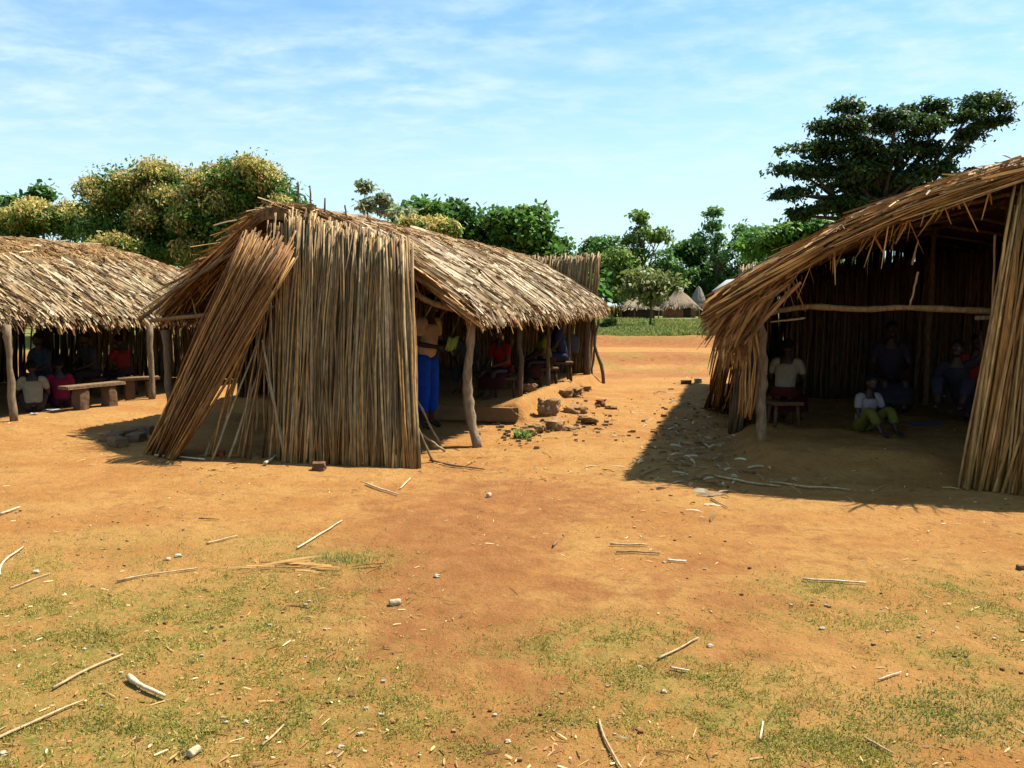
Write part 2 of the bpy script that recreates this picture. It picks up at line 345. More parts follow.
# ------------------------------------------------------------------ thatched huts
def pal(n, kind='silver'):
    P_ = {'silver': [(.60,.48,.32),(.48,.36,.20),(.80,.70,.54),(.36,.24,.12),(.22,.14,.07)],
          'brown':  [(.42,.24,.08),(.50,.30,.10),(.30,.16,.055),(.60,.40,.17),(.20,.10,.035)],
          'straw':  [(.48,.31,.12),(.56,.38,.17),(.38,.23,.085),(.28,.165,.06)],
          'reed':   [(.42,.29,.14),(.46,.34,.19),(.31,.20,.09),(.58,.45,.28),(.17,.11,.05),(.43,.27,.10),(.36,.29,.18)],
          'old':    [(.12,.075,.036),(.16,.10,.047),(.09,.055,.025),(.20,.13,.065)],  # inner wall reeds: darkened reed tones, hut shade put into the colour
           'rust':   [(.40,.22,.08),(.50,.31,.12),(.28,.14,.05),(.56,.38,.18),(.20,.10,.04),(.43,.26,.11)],
          'orange': [(.54,.31,.10),(.60,.38,.14),(.40,.21,.07),(.68,.47,.21),(.26,.13,.045)]}[kind]
    a = np.array(P_)[rng.integers(0,len(P_),n)]
    a=a*{'rust':[1.08,.90,.62],'reed':[1.06,.92,.66],'silver':[1.07,.97,.78],'brown':[1.12,.96,.74],'orange':[1.08,.93,.70],'straw':[1.08,.98,.80]}.get(kind,[1,1,1])
    if kind in('reed','rust'): a=a*(.60+.65*rng.random((n,1)))
    return a*(.75+.5*rng.random((n,1)))*(1+.06*(rng.random((n,3))-.5))
def roof_fn(H):
    def z(u, t):
        u=np.asarray(u,float); t=np.asarray(t,float)
        a=np.abs(u)/np.where(u<0,H['WL'],H['WR']); a=np.sqrt(a*a+.004)-.06
        zz = H['zr'] - (H['zr']-H['ze'])*np.clip(a,0,2)**np.where(u<0,H.get('pw',1.15),H.get('pwR',H.get('pw',1.15)))
        zz = zz + .10*(fbm(u*.8+H['sd'], t*.8, 3, H['sd'])-.5)*(.4+a) + .07*(fbm(u*2.5+H['sd'], t*2.5, 2, H['sd']+9)-.5)
        zz = zz - H.get('dip',0)*sstep(H['t1']-2.2, H['t1']+H['ob'], t)
        return zz
    return z
def thatch(H, F, root, Z):
    t0,t1 = H['t0']-H['of'], H['t1']+H['ob']; WS=lambda sg: np.where(np.asarray(sg)<0,H['WL'],H['WR'])
    vs_=H.get('vs',0); sh=lambda u: vs_*np.maximum(-np.asarray(u,float),0)
    # underlay slab
    us=np.linspace(-H['WL'],H['WR'],49); ts=np.linspace(t0,t1,70); U,T=np.meshgrid(us,ts)
    edge=.10*(vnoise(U*3,T*3,H['sd'])-.5)
    T2 = T + np.where((T==t0)|(T==t1), edge*1.2, 0) + sh(U)*(t1-T)/(t1-t0)
    zt=Z(U,T)-.03; zb=zt-.13
    mb=MB(); nu=len(us); k=np.arange(len(ts)-1)[:,None]*nu+np.arange(nu-1)[None]; q=np.stack([k,k+1,k+nu+1,k+nu],-1)
    col=(.36,.23,.10)
    mb.add(F.w(U,T2,zt),q,col); mb.add(F.w(U,T2,zb),q[...,::-1],(.15,.085,.035))  # underside painted darker to deepen the shade below the roof
    # edge skirts
    def skirt(u,t,za,zb_):
        n=len(u); v=np.concatenate([F.w(u,t,za),F.w(u,t,zb_)]); i=np.arange(n-1); mb.add(v,np.stack([i,i+1,i+1+n,i+n],-1),(.3,.18,.08))
    skirt(U[0],T2[0],zt[0],zb[0]); skirt(U[-1],T2[-1],zt[-1],zb[-1]); skirt(U[:,0],T2[:,0],zt[:,0],zb[:,0]); skirt(U[:,-1],T2[:,-1],zt[:,-1],zb[:,-1])
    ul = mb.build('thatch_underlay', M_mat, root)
    mb=MB()
    up0=(H['zr']-H['ze'])/H['WR']
    def lay(n, ulo, uhi, L, w, kind, ang=.35, lift=(.0,.06), off=(.0,.06), side=None, droop=(0,.05), skew=0., twin=None):
        sg = np.where(rng.random(n)<.5,-1,1) if side is None else np.full(n,side)
        We=WS(sg); a = We*(ulo+(uhi-ulo)*rng.random(n)); tt=rng.random(n); t = t0+(t1-t0)*tt+sh(a*sg)*(1-tt) if twin is None else twin[0]+(twin[1]-twin[0])*rng.random(n)
        th = rng.normal(0,ang,n)+skew*sg
        du=np.cos(th); dt=np.sin(th); Ls=L[0]+(L[1]-L[0])*rng.random(n)**1.3
        z=Z(a*sg,t)
        p=F.w(a*sg,t,z+off[0]+(off[1]-off[0])*rng.random(n))
        e_a=np.minimum(a+du*Ls*.89, We+.02+.12*rng.random(n)); z2=Z(np.minimum(e_a,We)*sg,t+dt*Ls)-np.maximum(e_a-We,0)*.6
        e=F.w(e_a*sg,t+dt*Ls*.95,z2+off[0]+.01+(lift[0]+(lift[1]-lift[0])*rng.random(n)))
        d=e-p; upv=nrm(np.concatenate([(F.R*up0)[None]*sg[:,None],np.ones((n,1))],1))
        dr = droop[0]+(droop[1]-droop[0])*rng.random(n)+np.maximum(e_a-We,0)*.3
        mb.strips(p,d,np.linalg.norm(d,axis=1),w[0]+(w[1]-w[0])*rng.random(n),upv,pal(n,kind),droop=dr,lift=.01)
    for sd_ in H['sides']:
        area=float(WS(sd_))*(t1-t0)
        lay(int(area*175),.42,.97,(.30,.70),(.014,.040),H['pal'],ang=.22,side=sd_,skew=H['skew'])
        lay(int(area*90),.1,.95,(.25,.6),(.01,.026),'brown',ang=.5,side=sd_,off=(-.02,.04))
        lay(int(area*420),.0,.62,(.12,.38),(.006,.016),'straw',ang=.8,side=sd_,off=(.0,.05),lift=(-.01,.05))
        lay(int(area*8),.0,.5,(.2,.5),(.015,.035),'silver',ang=.8,side=sd_,off=(.02,.06))
        lay(int((t1-t0)*150),.90,1.0,(.14,.34),(.014,.035),H['pal'],ang=.25,side=sd_,off=(-.10,.03),droop=(.02,.08))
        lay(int((t1-t0)*80),.95,1.0,(.08,.22),(.01,.03),'brown',ang=.5,side=sd_,off=(-.15,-.05),droop=(.05,.14))
    # ridge litter of fine straw
    n=int((t1-t0)*260); u=rng.normal(0,.22,n); t=t0+(t1-t0)*rng.random(n); p=F.w(u,t,Z(u,t)+.02*rng.random(n))
    th=rng.random(n)*6.28; d=F.w(u+.25*np.cos(th),t+.25*np.sin(th),Z(u+.25*np.cos(th),t+.25*np.sin(th))+.015+.05*rng.random(n))-p
    mb.strips(p,d,np.linalg.norm(d,axis=1)*(.5+rng.random(n)),.006+.014*rng.random(n),np.tile([0,0,1.],(n,1)),pal(n,'straw'),droop=.03)
    # verges: long stalks running down along the open gable edges
    for (tv,sg2) in ((t0,-1),(t1,1)):
        for sd_ in (-1,1):
            We=float(WS(sd_)); n=H['nverge']; a=We*rng.random(n)*.85; Ls=.5+1.1*rng.random(n); t=tv-sg2*(.30*rng.random(n)-.06)+(sh(a*sd_) if sg2<0 else 0)
            e=np.minimum(a+Ls*.87, We+.14*rng.random(n)); off=-.15+.20*rng.random(n)
            p=F.w(a*sd_,t,Z(a*sd_,t)+off); ee=F.w(e*sd_,t+(sh(e)-sh(e) if sd_>0 or sg2>0 else vs_*(e-a))+.08*rng.normal(0,1,n),Z(np.minimum(e,We)*sd_,t)-np.maximum(e-We,0)*.6+off+.03*rng.normal(0,1,n))
            dd=ee-p; mb.strips(p,dd,np.linalg.norm(dd,axis=1),.006+.017*rng.random(n),nrm(np.tile([-F.A[0]*.6,-F.A[1]*.6,.8],(n,1))*np.array([1,1,1])),pal(n,H['vpal'])*(.55+.75*rng.random((n,1))),droop=.07*rng.random(n)-.02)
            n=H['nhang']; a=We*(.12+.86*rng.random(n)); t=tv-sg2*(.45*rng.random(n))+(sh(a*sd_) if sg2<0 else 0); zz=Z(a*sd_,t)-.12
            p=F.w(a*sd_,t,zz); d=np.stack([rng.normal(0,.45,n)+.35*sd_,rng.normal(0,.12,n),-np.ones(n)],1)
            mb.strips(p,d,.06+.42*rng.random(n)**3,.005+.012*rng.random(n),np.tile([0,-1.,0.1],(n,1)),pal(n,H['vpal']),droop=0)
    th=mb.build('thatch', M_thatch, root)
    return th
def pole(name, pts, r, root=None, col=(.40,.27,.15), wob=.012, mat=None, sides=9, label=None, top=False):
    pts=np.asarray(pts,float); n=max(8,len(pts)*4); t=np.linspace(0,len(pts)-1,n); q=np.stack([np.interp(t,range(len(pts)),pts[:,i]) for i in range(3)],1)
    # soften corners
    for _ in range(2): q[1:-1]=(q[:-2]+2*q[1:-1]+q[2:])/4
    q[1:-1]+=rng.normal(0,wob,(n-2,3))*np.array([1,1,.3])
    rr=np.interp(t,np.linspace(0,len(pts)-1,len(np.atleast_1d(r))) if np.ndim(r) else [0,1],r if np.ndim(r) else [r,r])*(1+.10*rng.normal(0,1,n))
    mb=MB(); mb.tube(q,rr,col,sides); o=mb.build(name, mat or M_wood, root, smooth=True, top=top)
    if label: o['label']=label
    return o
def stalk_panel(mb, b0, b1, q0, q1, n, r=(.008,.017), kind='reed', jb=.03, jt=.05, bow=.03, layers=1, depth=.03, cross=.0, tilt=0.):
    """reeds standing side by side: feet from b0 to b1, tops from q0 to q1"""
    b0,b1,q0,q1=map(np.asarray,(b0,b1,q0,q1))
    for l in range(layers):
        s=(np.arange(n)+.5*rng.random(n))/n
        g_=np.round(s*n/6)/ (n/6)      # loose bunches share their lean
        lean=(_h(g_*1000,g_*0+l,5)-.5)*cross
        bot=b0+(b1-b0)*s[:,None]; top=q0+(q1-q0)*np.clip(s+lean+rng.normal(0,cross*.25,n),-.05,1.08)[:,None]
        bot=bot+rng.normal(0,jb,(n,3))*[1,.5,0]+[0,-depth*l,0]; top=top+rng.normal(0,jt*.4,(n,3))*[1,.5,0]+[0,-depth*l,0]; top[:,2]+=rng.normal(0,jt,n)-jt*l
        m=6; t=np.linspace(0,1,m)[None,:,None]; pts=bot[:,None]*(1-t)+top[:,None]*t
        bw=rng.normal(0,bow,(n,1,3))*[1,.6,0]; pts=pts+bw*np.sin(t*math.pi)
        pts[:,1:-1]+=rng.normal(0,.006,(n,m-2,3))
        R=(r[0]+(r[1]-r[0])*rng.random(n))[:,None]*np.linspace(1.1,.8,m)[None]
        mb.tubes(pts,R,pal(n,kind),5)
def hut(name, label, F, H, group='open-sided thatched shelters'):
    root=empty(name, F.w(0,0,0), label, 'hut', group)
    Z=roof_fn(H); thatch(H,F,root,Z)
    # ridge pole, eave plates and rafters
    t0,t1=H['t0']-H['of']*.8,H['t1']+H['ob']*.8
    pole('ridge_pole',[F.w(0,t0,Z(0,t0)-.20),F.w(0,(t0+t1)/2,Z(0,(t0+t1)/2)-.20),F.w(0,t1,Z(0,t1)-.2)],.035,root,(.28,.18,.09))
    for k,t in enumerate(np.arange(H['t0'],H['t1']+.1,1.15)):
        for sd_ in (-1,1):
            us=np.linspace(.05,(H['WL'] if sd_<0 else H['WR'])*.97,4)*sd_
            pole('rafter',[F.w(a,t+.06*math.sin(k*3+sd_),Z(a,t)-.19) for a in us],.022,root,(.30,.19,.09))
    return root,Z

HC=dict(WL=2.15,WR=2.45,vs=.38,t0=-.15,t1=7.5,of=.32,ob=.5,pw=1.1,pwR=1.6,zr=2.74,ze=1.47,sd=3,sides=(-1,1),pal='silver',vpal='orange',skew=.10,nverge=420,nhang=110)
central,ZC=hut('thatched_hut','central thatched hut with a leaning reed front wall and crooked corner post',FC,HC)
HR=dict(WL=2.85,WR=2.8,pw=1.55,t0=-.15,t1=8.0,of=.66,ob=.35,zr=2.86,ze=1.50,sd=14,sides=(-1,1),pal='brown',vpal='orange',skew=.1,nverge=950,nhang=190)
right,ZR=hut('thatched_hut','right thatched hut with a wide dark opening, cut off by the photo edge',FR,HR)
HL=dict(WL=2.7,WR=2.62,pw=1.35,t0=-3.2,t1=6.0,of=.3,ob=.5,zr=2.72,ze=1.40,sd=27,sides=(-1,1),pal='silver',vpal='brown',skew=.10,nverge=300,nhang=60,dip=.35)
left,ZL=hut('thatched_hut','left thatched shelter with benches under it, cut off by the photo edge',FL,HL)

def zg(p): return float(gz(p[0],p[1]))
def post(F,u,t,top,root,r=(.05,.04),col=(.33,.22,.12),bend=None):
    b=F.w(u,t,0); b[2]=zg(b)-.06; e=F.w(u,t,top)
    pts=[b,e] if bend is None else [b]+bend+[e]
    return pole('post',pts,r,root,col,.008)
# --- central hut: posts
pp=[gpt(478,447),P(469,410,9.08),P(466,380,9.08),P(471,340,9.08),P(471,296,9.08)]
pp[0]=pp[0]+[0,0,-.03]
pole('post',[np.array(a) for a in pp],[.058,.058,.053,.048,.04],central,(.50,.36,.22),.004,label='crooked pale corner post')
lp=FC.w(-2.1,.35,0); lp[2]=zg(lp)-.05
pole('post',[lp,P(165,330,lp[1])],[.05,.045],central,(.34,.22,.12),.006)
for (u,t) in ((2.2,2.35),(2.2,4.1),(2.2,5.7),(2.25,7.25),(-1.98,2.5),(-1.98,5),(-1.98,7.3)):
    post(FC,u,t,ZC(u,t)-.14,central,col=(.22,.15,.09),r=(.034,.030) if t<6 else (.075,.06))
pole('post',[FC.w(2.55,7.5,.0),FC.w(2.30,7.6,1.35)],[.04,.03],central,(.30,.20,.11),.02,label='thin forked prop leaning at the far corner')
pole('post',[FC.w(2.32,7.5,.1),FC.w(2.42,7.6,1.4)],[.025,.022],central,(.30,.20,.11),.02)
# beams
pole('beam',[P(398,296,8.86),P(415,293,8.86),P(432,303,8.9),P(452,309,8.95),P(477,312,9.0)],[.030,.032,.035,.032,.03],central,(.52,.34,.17),.004,label='bent pale crossbeam')
pole('beam',[P(150,321,10.28),P(185,317,10.2),P(220,314,10.05),P(330,300,9.8)],[.025,.025,.025,.025],central,(.45,.27,.12),.004)
for u in (2.3,-2.02):
    pole('beam',[FC.w(u,.3 if u<0 else -.2,ZC(u,.3)-.17),FC.w(u,3.5,ZC(u,3.5)-.17),FC.w(u,7.6,ZC(u,7.6)-.17)],.032,central,(.26,.17,.09))
pole('ridge_post',[FC.w(0,.0,-.05),FC.w(0,.0,2.6)],[.06,.05],central,(.25,.16,.08),label='tall post under the ridge')
# front reed wall, leaning back on the gable
mb=MB()
def Gz(px,py,dz=0.): 
    p=gpt(px,py); p[2]+=dz; return p
stalk_panel(mb,Gz(286,461),Gz(417,467),P(300,212,9.0),P(407,240,8.72),84,layers=4,cross=.17,jt=.028,depth=.03,r=(.005,.016),bow=.035)
stalk_panel(mb,Gz(392,466),Gz(420,468),P(384,240,8.66),P(408,238,8.64),14,layers=2,cross=.02,jt=.02,r=(.012,.02),bow=.01)
stalk_panel(mb,Gz(268,457),Gz(300,463),P(268,222,9.05),P(305,213,9.0),16,layers=2,cross=.25,jt=.05,depth=.03,bow=.03)
wall=mb.build('reed_wall',M_stalk,central,smooth=True); wall['label']='front wall of upright dry reeds'
mb=MB()
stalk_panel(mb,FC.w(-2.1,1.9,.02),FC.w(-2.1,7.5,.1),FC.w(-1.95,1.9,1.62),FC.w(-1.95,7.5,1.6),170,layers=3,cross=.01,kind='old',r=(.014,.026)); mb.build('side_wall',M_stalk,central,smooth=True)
mb=MB()
stalk_panel(mb,FC.w(-2.2,7.85,.05),FC.w(2.2,7.85,.05),FC.w(-2.2,8.05,2.52),FC.w(2.35,8.05,2.66),190,layers=3,cross=.01,jt=.035,r=(.014,.022)); mb.build('back_wall',M_stalk,central,smooth=True)
# lashing pole across the wall and a few upright sticks poking over the ridge
for (a,b,Y) in (((310,186),(312,214),9.2),((325,198),(325,222),9.1),((298,182),(299,218),9.25),((345,205),(347,225),9.1)):
    pole('ridge_stick',[P(b[0],b[1],Y),P(a[0],a[1],Y)],[.016,.010],central,(.28,.18,.10),.004,sides=6)
# pale plastic-like scraps tucked under the eave by the crooked post
# --- leaning bundle
def bundle(name,label,cat,specs,mat=M_stalk,smooth=True):
    mb=MB(); 
    for sp_ in specs: stalk_panel(mb,*sp_[0],**sp_[1])
    o=mb.build(name,mat,top=True,smooth=smooth); return tag(o,label,cat)
bundle('reed_bundle','thick bundle of long reeds slumped diagonally against the central hut front','reed bundle',
  [((Gz(152,452,.01),Gz(178,459,.01),P(243,230,8.75),P(297,243,8.55),24),dict(layers=4,jb=.045,jt=.05,bow=.045,cross=.12,depth=.03,r=(.005,.015),kind='rust')),
   ((Gz(205,456,.01),Gz(264,461,.01),P(258,290,8.85),P(278,300,8.75),7),dict(layers=1,jb=.07,jt=.06,bow=.04,cross=.25,r=(.006,.013),kind='rust')),
   ((Gz(156,450,.01),Gz(176,452,.01),P(240,236,8.85),P(262,232,8.8),9),dict(layers=2,jb=.06,jt=.05,bow=.05,cross=.2,r=(.006,.012),kind='reed'))])
loose=[((212,461),(262,330),8.6,8.7,'loose reed propped left of the front wall, nearest the slumped bundle'),((228,460),(268,345),8.4,8.7,'loose reed propped beside the front wall, second from the bundle'),
 ((205,457),(244,355),8.7,9.0,'short loose reed leaning in the gap behind the bundle'),((243,458),(258,330),8.6,8.9,'nearly upright loose reed left of the front wall'),
 ((256,430),(259,320),8.5,8.7,'thin upright reed hanging clear of the ground beside the front wall'),
 ((290,462),(262,360),8.2,8.6,'pale reed leaning left across the foot of the front wall'),((285,463),(262,340),8.1,8.5,'long pale reed crossing the left edge of the front wall')]
for (a,b,Ya,Yb,lab) in loose:
    p0=gpt(*a) if a[1]>440 else P(a[0],a[1],Ya)
    o=pole('loose_reed',[p0,P(b[0],b[1],Yb)],[.016,.010],None,(.42,.30,.15),.006,M_stalk,6,top=True); tag(o,lab,'reed','loose reeds leaning on the central hut')
for (a,b,lab) in (((440,447),(415,395),'loose reed leaning to the left at the right edge of the front wall'),((445,452),(418,432),'short reed lying low beside the doorway of the central hut'),((433,462),(417,425),'stubby reed at the foot of the right wall edge')):
    p0=gpt(*a); o=pole('loose_reed',[p0+[0,0,.01],P(b[0],b[1],p0[1]-.1)],[.016,.012],None,(.46,.34,.19),.005,M_stalk,6,top=True); tag(o,lab,'reed','loose reeds leaning on the central hut')
# mud sill inside the doorway
mb=MB(); mb.blob(FC.w(1.15,1.55,.14),(2.5,.10,.20),(.34,.20,.09),8,.10,.06,rot=-R_(16),seed=4)
o=mb.build('mud_sill',M_mud,central,smooth=True); o['label']='low mud step across the floor'

# --- right hut
p=gpt(762,440); pole('post',[p-[0,0,.05],P(761,400,p[1]),P(763,360,p[1]),P(760,318,p[1])],[.055,.052,.05,.047],right,(.46,.31,.17),.006,label='pale front corner post')
pole('beam',[P(753,320,8.45),P(775,311,8.4),P(810,306,8.3),P(860,310,8.15),P(905,307,8.0),P(985,311,7.8),P(1060,316,7.6)],[.028,.03,.03,.032,.03,.03,.03],right,(.50,.31,.13),.004,label='long wavy pale crossbeam')
pole('beam',[P(975,318,7.7),P(1015,316,7.6),P(1080,319,7.4)],[.022,.022,.022],right,(.46,.30,.14),.004)
pole('ridge_post',[FR.w(-.12,-.05,-.02),FR.w(-.10,-.05,2.72)],[.075,.065],right,(.20,.12,.07),.01,label='dark post under the ridge')
for (u,t) in ((-2.4,2.),(-2.4,4.2),(-2.4,6.3),(-2.4,7.8),(2.4,0),(2.4,2.6),(2.4,5.2),(2.4,7.8),(0,3.8)):
    post(FR,u,t,(ZR(u,t)-.15),right)
for u in (-2.45,2.45):
    pole('beam',[FR.w(u,-.4,ZR(u,-.4)-.17),FR.w(u,3.5,ZR(u,3.5)-.17),FR.w(u,8,ZR(u,8)-.17)],.034,right,(.30,.19,.10))
mb=MB()
stalk_panel(mb,Gz(708,408,.02),Gz(734,415,.02),P(728,322,8.9),P(752,320,8.4),22,layers=3,kind='rust',cross=.3,jb=.06,r=(.006,.014))
stalk_panel(mb,P(736,412,8.6),P(750,420,8.4),P(744,322,8.5),P(756,322,8.3),8,layers=2,kind='orange',cross=.3,jb=.05,jt=.05,r=(.006,.013))
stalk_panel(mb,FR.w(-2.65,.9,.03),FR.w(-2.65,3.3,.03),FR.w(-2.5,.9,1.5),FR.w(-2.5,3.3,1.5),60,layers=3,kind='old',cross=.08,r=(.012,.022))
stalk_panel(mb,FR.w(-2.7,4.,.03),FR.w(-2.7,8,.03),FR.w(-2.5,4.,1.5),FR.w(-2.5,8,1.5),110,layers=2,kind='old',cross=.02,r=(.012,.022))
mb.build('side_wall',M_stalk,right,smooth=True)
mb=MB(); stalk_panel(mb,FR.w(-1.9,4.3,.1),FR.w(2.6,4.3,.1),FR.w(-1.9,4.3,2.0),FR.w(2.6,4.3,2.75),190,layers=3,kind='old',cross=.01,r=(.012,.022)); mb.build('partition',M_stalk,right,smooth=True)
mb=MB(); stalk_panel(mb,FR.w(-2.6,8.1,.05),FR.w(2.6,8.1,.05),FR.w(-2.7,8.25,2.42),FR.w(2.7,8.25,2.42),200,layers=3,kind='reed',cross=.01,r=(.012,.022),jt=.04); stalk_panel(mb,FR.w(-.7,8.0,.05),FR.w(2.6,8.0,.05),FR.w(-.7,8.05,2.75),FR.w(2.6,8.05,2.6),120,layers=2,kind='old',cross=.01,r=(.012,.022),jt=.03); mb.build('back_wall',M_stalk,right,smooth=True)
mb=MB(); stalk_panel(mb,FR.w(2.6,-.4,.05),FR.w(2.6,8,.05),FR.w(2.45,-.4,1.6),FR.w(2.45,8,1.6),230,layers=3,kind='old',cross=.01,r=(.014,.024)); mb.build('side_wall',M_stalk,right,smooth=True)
# front reed wall right of the opening
mb=MB()
stalk_panel(mb,Gz(968,486),Gz(1130,506),P(1016,190,7.25),P(1230,175,6.95),56,layers=3,cross=.10,jb=.05,jt=.04,r=(.009,.017),bow=.03,kind='orange')
stalk_panel(mb,Gz(966,484),Gz(1030,495),P(1010,215,7.2),P(1050,200,7.1),12,layers=2,cross=.30,jb=.04,jt=.06,r=(.008,.014),bow=.03,kind='straw')
w=mb.build('reed_wall',M_stalk,right,smooth=True); w['label']='front wall of splayed tan reeds'
# dangling strips under the right gable
for (a,b,Y) in (((918,272),(910,306),7.75),((912,265),(918,240),7.8),((805,318),(770,322),8.2),((995,235),(992,312),7.5)):
    pole('hanging_reed',[P(a[0],a[1],Y),P(b[0],b[1],Y)],[.012,.008],right,(.50,.33,.15),.004,M_stalk,6)
# sticks poking out of the right roof top
for (a,b,Y) in (((952,196),(992,172),7.6),((957,187),(953,210),7.8),((895,232),(892,250),7.9),((848,215),(858,222),8.0)):
    pole('ridge_stick',[P(b[0],b[1],Y),P(a[0],a[1],Y)],[.010,.006],right,(.40,.28,.15),.004,sides=6)

# shaggy bunches splaying over the near eave corner of the right hut
mb=MB(); n=260; f=rng.random(n); g_=np.round(f*9)/9+.04*rng.normal(0,1,n)
p0=np.array([P(742+52*a+6*rng.normal(),292-24*a+8*rng.normal(),7.75+.15*rng.random()) for a in g_]); p1=np.array([P(703+36*a+4*rng.normal(),318+16*a+8*rng.normal(),7.85+.15*rng.random()) for a in g_])
d=p1-p0; mb.strips(p0,d,np.linalg.norm(d,axis=1)*(.8+.35*rng.random(n)),.010+.020*rng.random(n),nrm(np.tile([-.3,-.6,.7],(n,1))+.2*rng.normal(0,1,(n,3))),pal(n,'rust'),droop=.04+.10*rng.random(n))
n=170; f=rng.random(n); p0=np.array([P(718+38*a,326-6*a+4*rng.normal(),7.9+.35*rng.random()) for a in f]); d=np.stack([rng.normal(-.05,.14,n),rng.normal(0,.1,n),-np.ones(n)],1)
mb.strips(p0,d,.12+.42*rng.random(n)**1.6,.008+.014*rng.random(n),np.tile([0,-1.,0.1],(n,1)),pal(n,'rust'),droop=0)
mb.build('eave_bunches',M_thatch,right)
# --- left hut
for (px,py,lab) in ((14,421,'pale leaning front post'),(152,399,None)):
    b=gpt(px,py); pole('post',[b-[0,0,.05],P(px-7 if px<50 else px-2,325,b[1])],[.052,.045],left,(.40,.29,.17),.007,label=lab)
for (u,t) in ((2.35,5.6),(2.35,-2.6),(-2.4,-2.6),(-2.4,-.5),(-2.4,1.6),(-2.4,3.8),(-2.4,5.8),(0,5.8),(0,1.2)):
    post(FL,u,t,(ZL(u,t)-.15),left)
for u in (-2.45,2.45):
    pole('beam',[FL.w(u,-3.3,ZL(u,-3.3)-.17),FL.w(u,1.5,ZL(u,1.5)-.17),FL.w(u,6.2,ZL(u,6.2)-.17)],.034,left,(.30,.19,.10))
mb=MB()
for (a,b) in ((-3.2,.9),(1.7,2.7),(2.95,4.6),(4.8,6.1)):
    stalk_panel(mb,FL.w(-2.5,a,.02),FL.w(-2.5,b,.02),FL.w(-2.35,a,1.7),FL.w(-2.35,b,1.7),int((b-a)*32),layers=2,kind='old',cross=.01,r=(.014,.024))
mb.build('side_wall',M_stalk,left,smooth=True)
mb=MB(); stalk_panel(mb,FL.w(-2.5,6.1,.02),FL.w(2.5,6.1,.02),FL.w(-2.4,6.1,1.6),FL.w(2.4,6.1,1.6),150,layers=3,kind='reed',cross=.01,r=(.014,.024)); 
mb.build('back_wall',M_stalk,left,smooth=True)

# ------------------------------------------------------------------ benches, bricks, things on the ground
def bench(a,b,label,Yoff=0.,ped=(.28,.78)):
    A_,B_=gpt(*a),gpt(*b); d=B_-A_; L=np.linalg.norm(d[:2]); c=(A_+B_)/2; rot=math.atan2(d[1],d[0])
    root=empty('bench',c,label,'bench','plank benches on mud pedestals')
    z=c[2]
    for f in ped:
        q=A_+d*f; mb=MB(); mb.blob((q[0],q[1],z+.15),(.15,.20,.36),(.26,.15,.08),6,.22,.25,rot=rot,seed=int(q[0]*10)%7); mb.build('pedestal',M_mud,root,smooth=True)
    mb=MB(); mb.blob((c[0],c[1],z+.345),(L,.24,.045),(.36,.23,.12),8,.03,.03,rot=rot,seed=2); mb.build('plank',M_wood,root,smooth=False)
bench((64,412),(122,405),'nearer plank bench on two mud pedestals under the left shelter')
bench((118,402),(160,396),'farther plank bench behind the rear post of the left shelter')
def rock(p,size,label,group,cat='stone',name='stone',col=(.40,.24,.12),power=.55,noise=.5,seed=0,rot=0.,sink=.12,tilt=(0,0)):
    mb=MB(); mb.blob((p[0],p[1],p[2]+size[2]*(.5-sink)),size,col,7,power,noise,rot,seed,tilt); o=mb.build(name,M_stone,top=True,smooth=power>.4); return tag(o,label,cat,group)
gA='broken bricks and stones beside the central hut'
ORG=(.50,.27,.10); TAN=(.52,.30,.13); RED=(.38,.14,.06)
for i,(px,py,w_,d_,h_,c,lab) in enumerate([
 (548,402,.30,.22,.26,TAN,'upright clump of baked earth beside the second right post of the central hut'),
 (528,404,.22,.2,.16,TAN,'pale lump of earth left of the upright earth clump'),
 (566,398,.26,.2,.16,ORG,'rounded earth lump right of the upright earth clump'),
 (554,428,.30,.24,.15,TAN,'flat topped tan block with a grass tuft in front of it, nearest in the rubble'),
 (536,419,.26,.2,.12,ORG,'orange slab at the left edge of the rubble'),
 (527,413,.16,.14,.1,ORG,'small orange slab touching the mud bank'),
 (576,413,.30,.22,.12,ORG,'dark sided orange slab in the middle of the rubble'),
 (588,422,.30,.2,.10,ORG,'low slab with a dark shaded edge at the front right of the rubble'),
 (600,406,.14,.12,.11,RED,'small dark red stone right of the rubble'),
 (609,409,.12,.1,.06,TAN,'tan chip next to the dark red stone'),
 (570,430,.16,.1,.06,TAN,'thin tan chip right of the nearest block'),
 (575,388,.26,.2,.10,TAN,'lower flat stone of the small stack under the far eave'),
 (577,383,.24,.18,.08,ORG,'upper flat stone of the small stack under the far eave'),
 (586,384,.18,.16,.12,ORG,'rounded stone right of the stack under the far eave')]):
    p=gpt(px,py); 
    if 'upper flat' in lab: p=gpt(575,388)+[0.02,0,.085]
    rock(p,(w_,d_,h_),lab,gA,'stone','mud_brick' if 'slab' in lab or 'block' in lab else 'stone',c,.7 if i<1 else .5,.75,i+20,i*.7)
gB='mud bricks piled left of the slumped reed bundle'
for i,(px,py,lab) in enumerate([(112,441,'mud brick at the left end of the low pile'),(124,438,'mud brick in the middle of the low pile'),(137,441,'mud brick at the right end of the low pile'),(118,446,'mud brick lying in front of the low pile'),(142,434,'mud brick behind the low pile')]):
    rock(gpt(px,py),(.26,.16,.11),lab,gB,'brick','mud_brick',(.32,.19,.10),.16,.15,i,i*.8)
rock(gpt(319,470),(.13,.10,.09),'brown clod in front of the reed wall foot','loose stones in the yard','stone','stone',(.28,.13,.06),.35,.4,3)
rock(gpt(220,456),(.10,.08,.07),'reddish clod under the loose reeds of the central hut','loose stones in the yard','stone','stone',(.45,.10,.04),.5,.4,5)
rock(gpt(1021,569),(.05,.04,.03),'small brown stone at the right photo edge','loose stones in the yard','stone','stone',(.30,.17,.09),.6,.4,6)
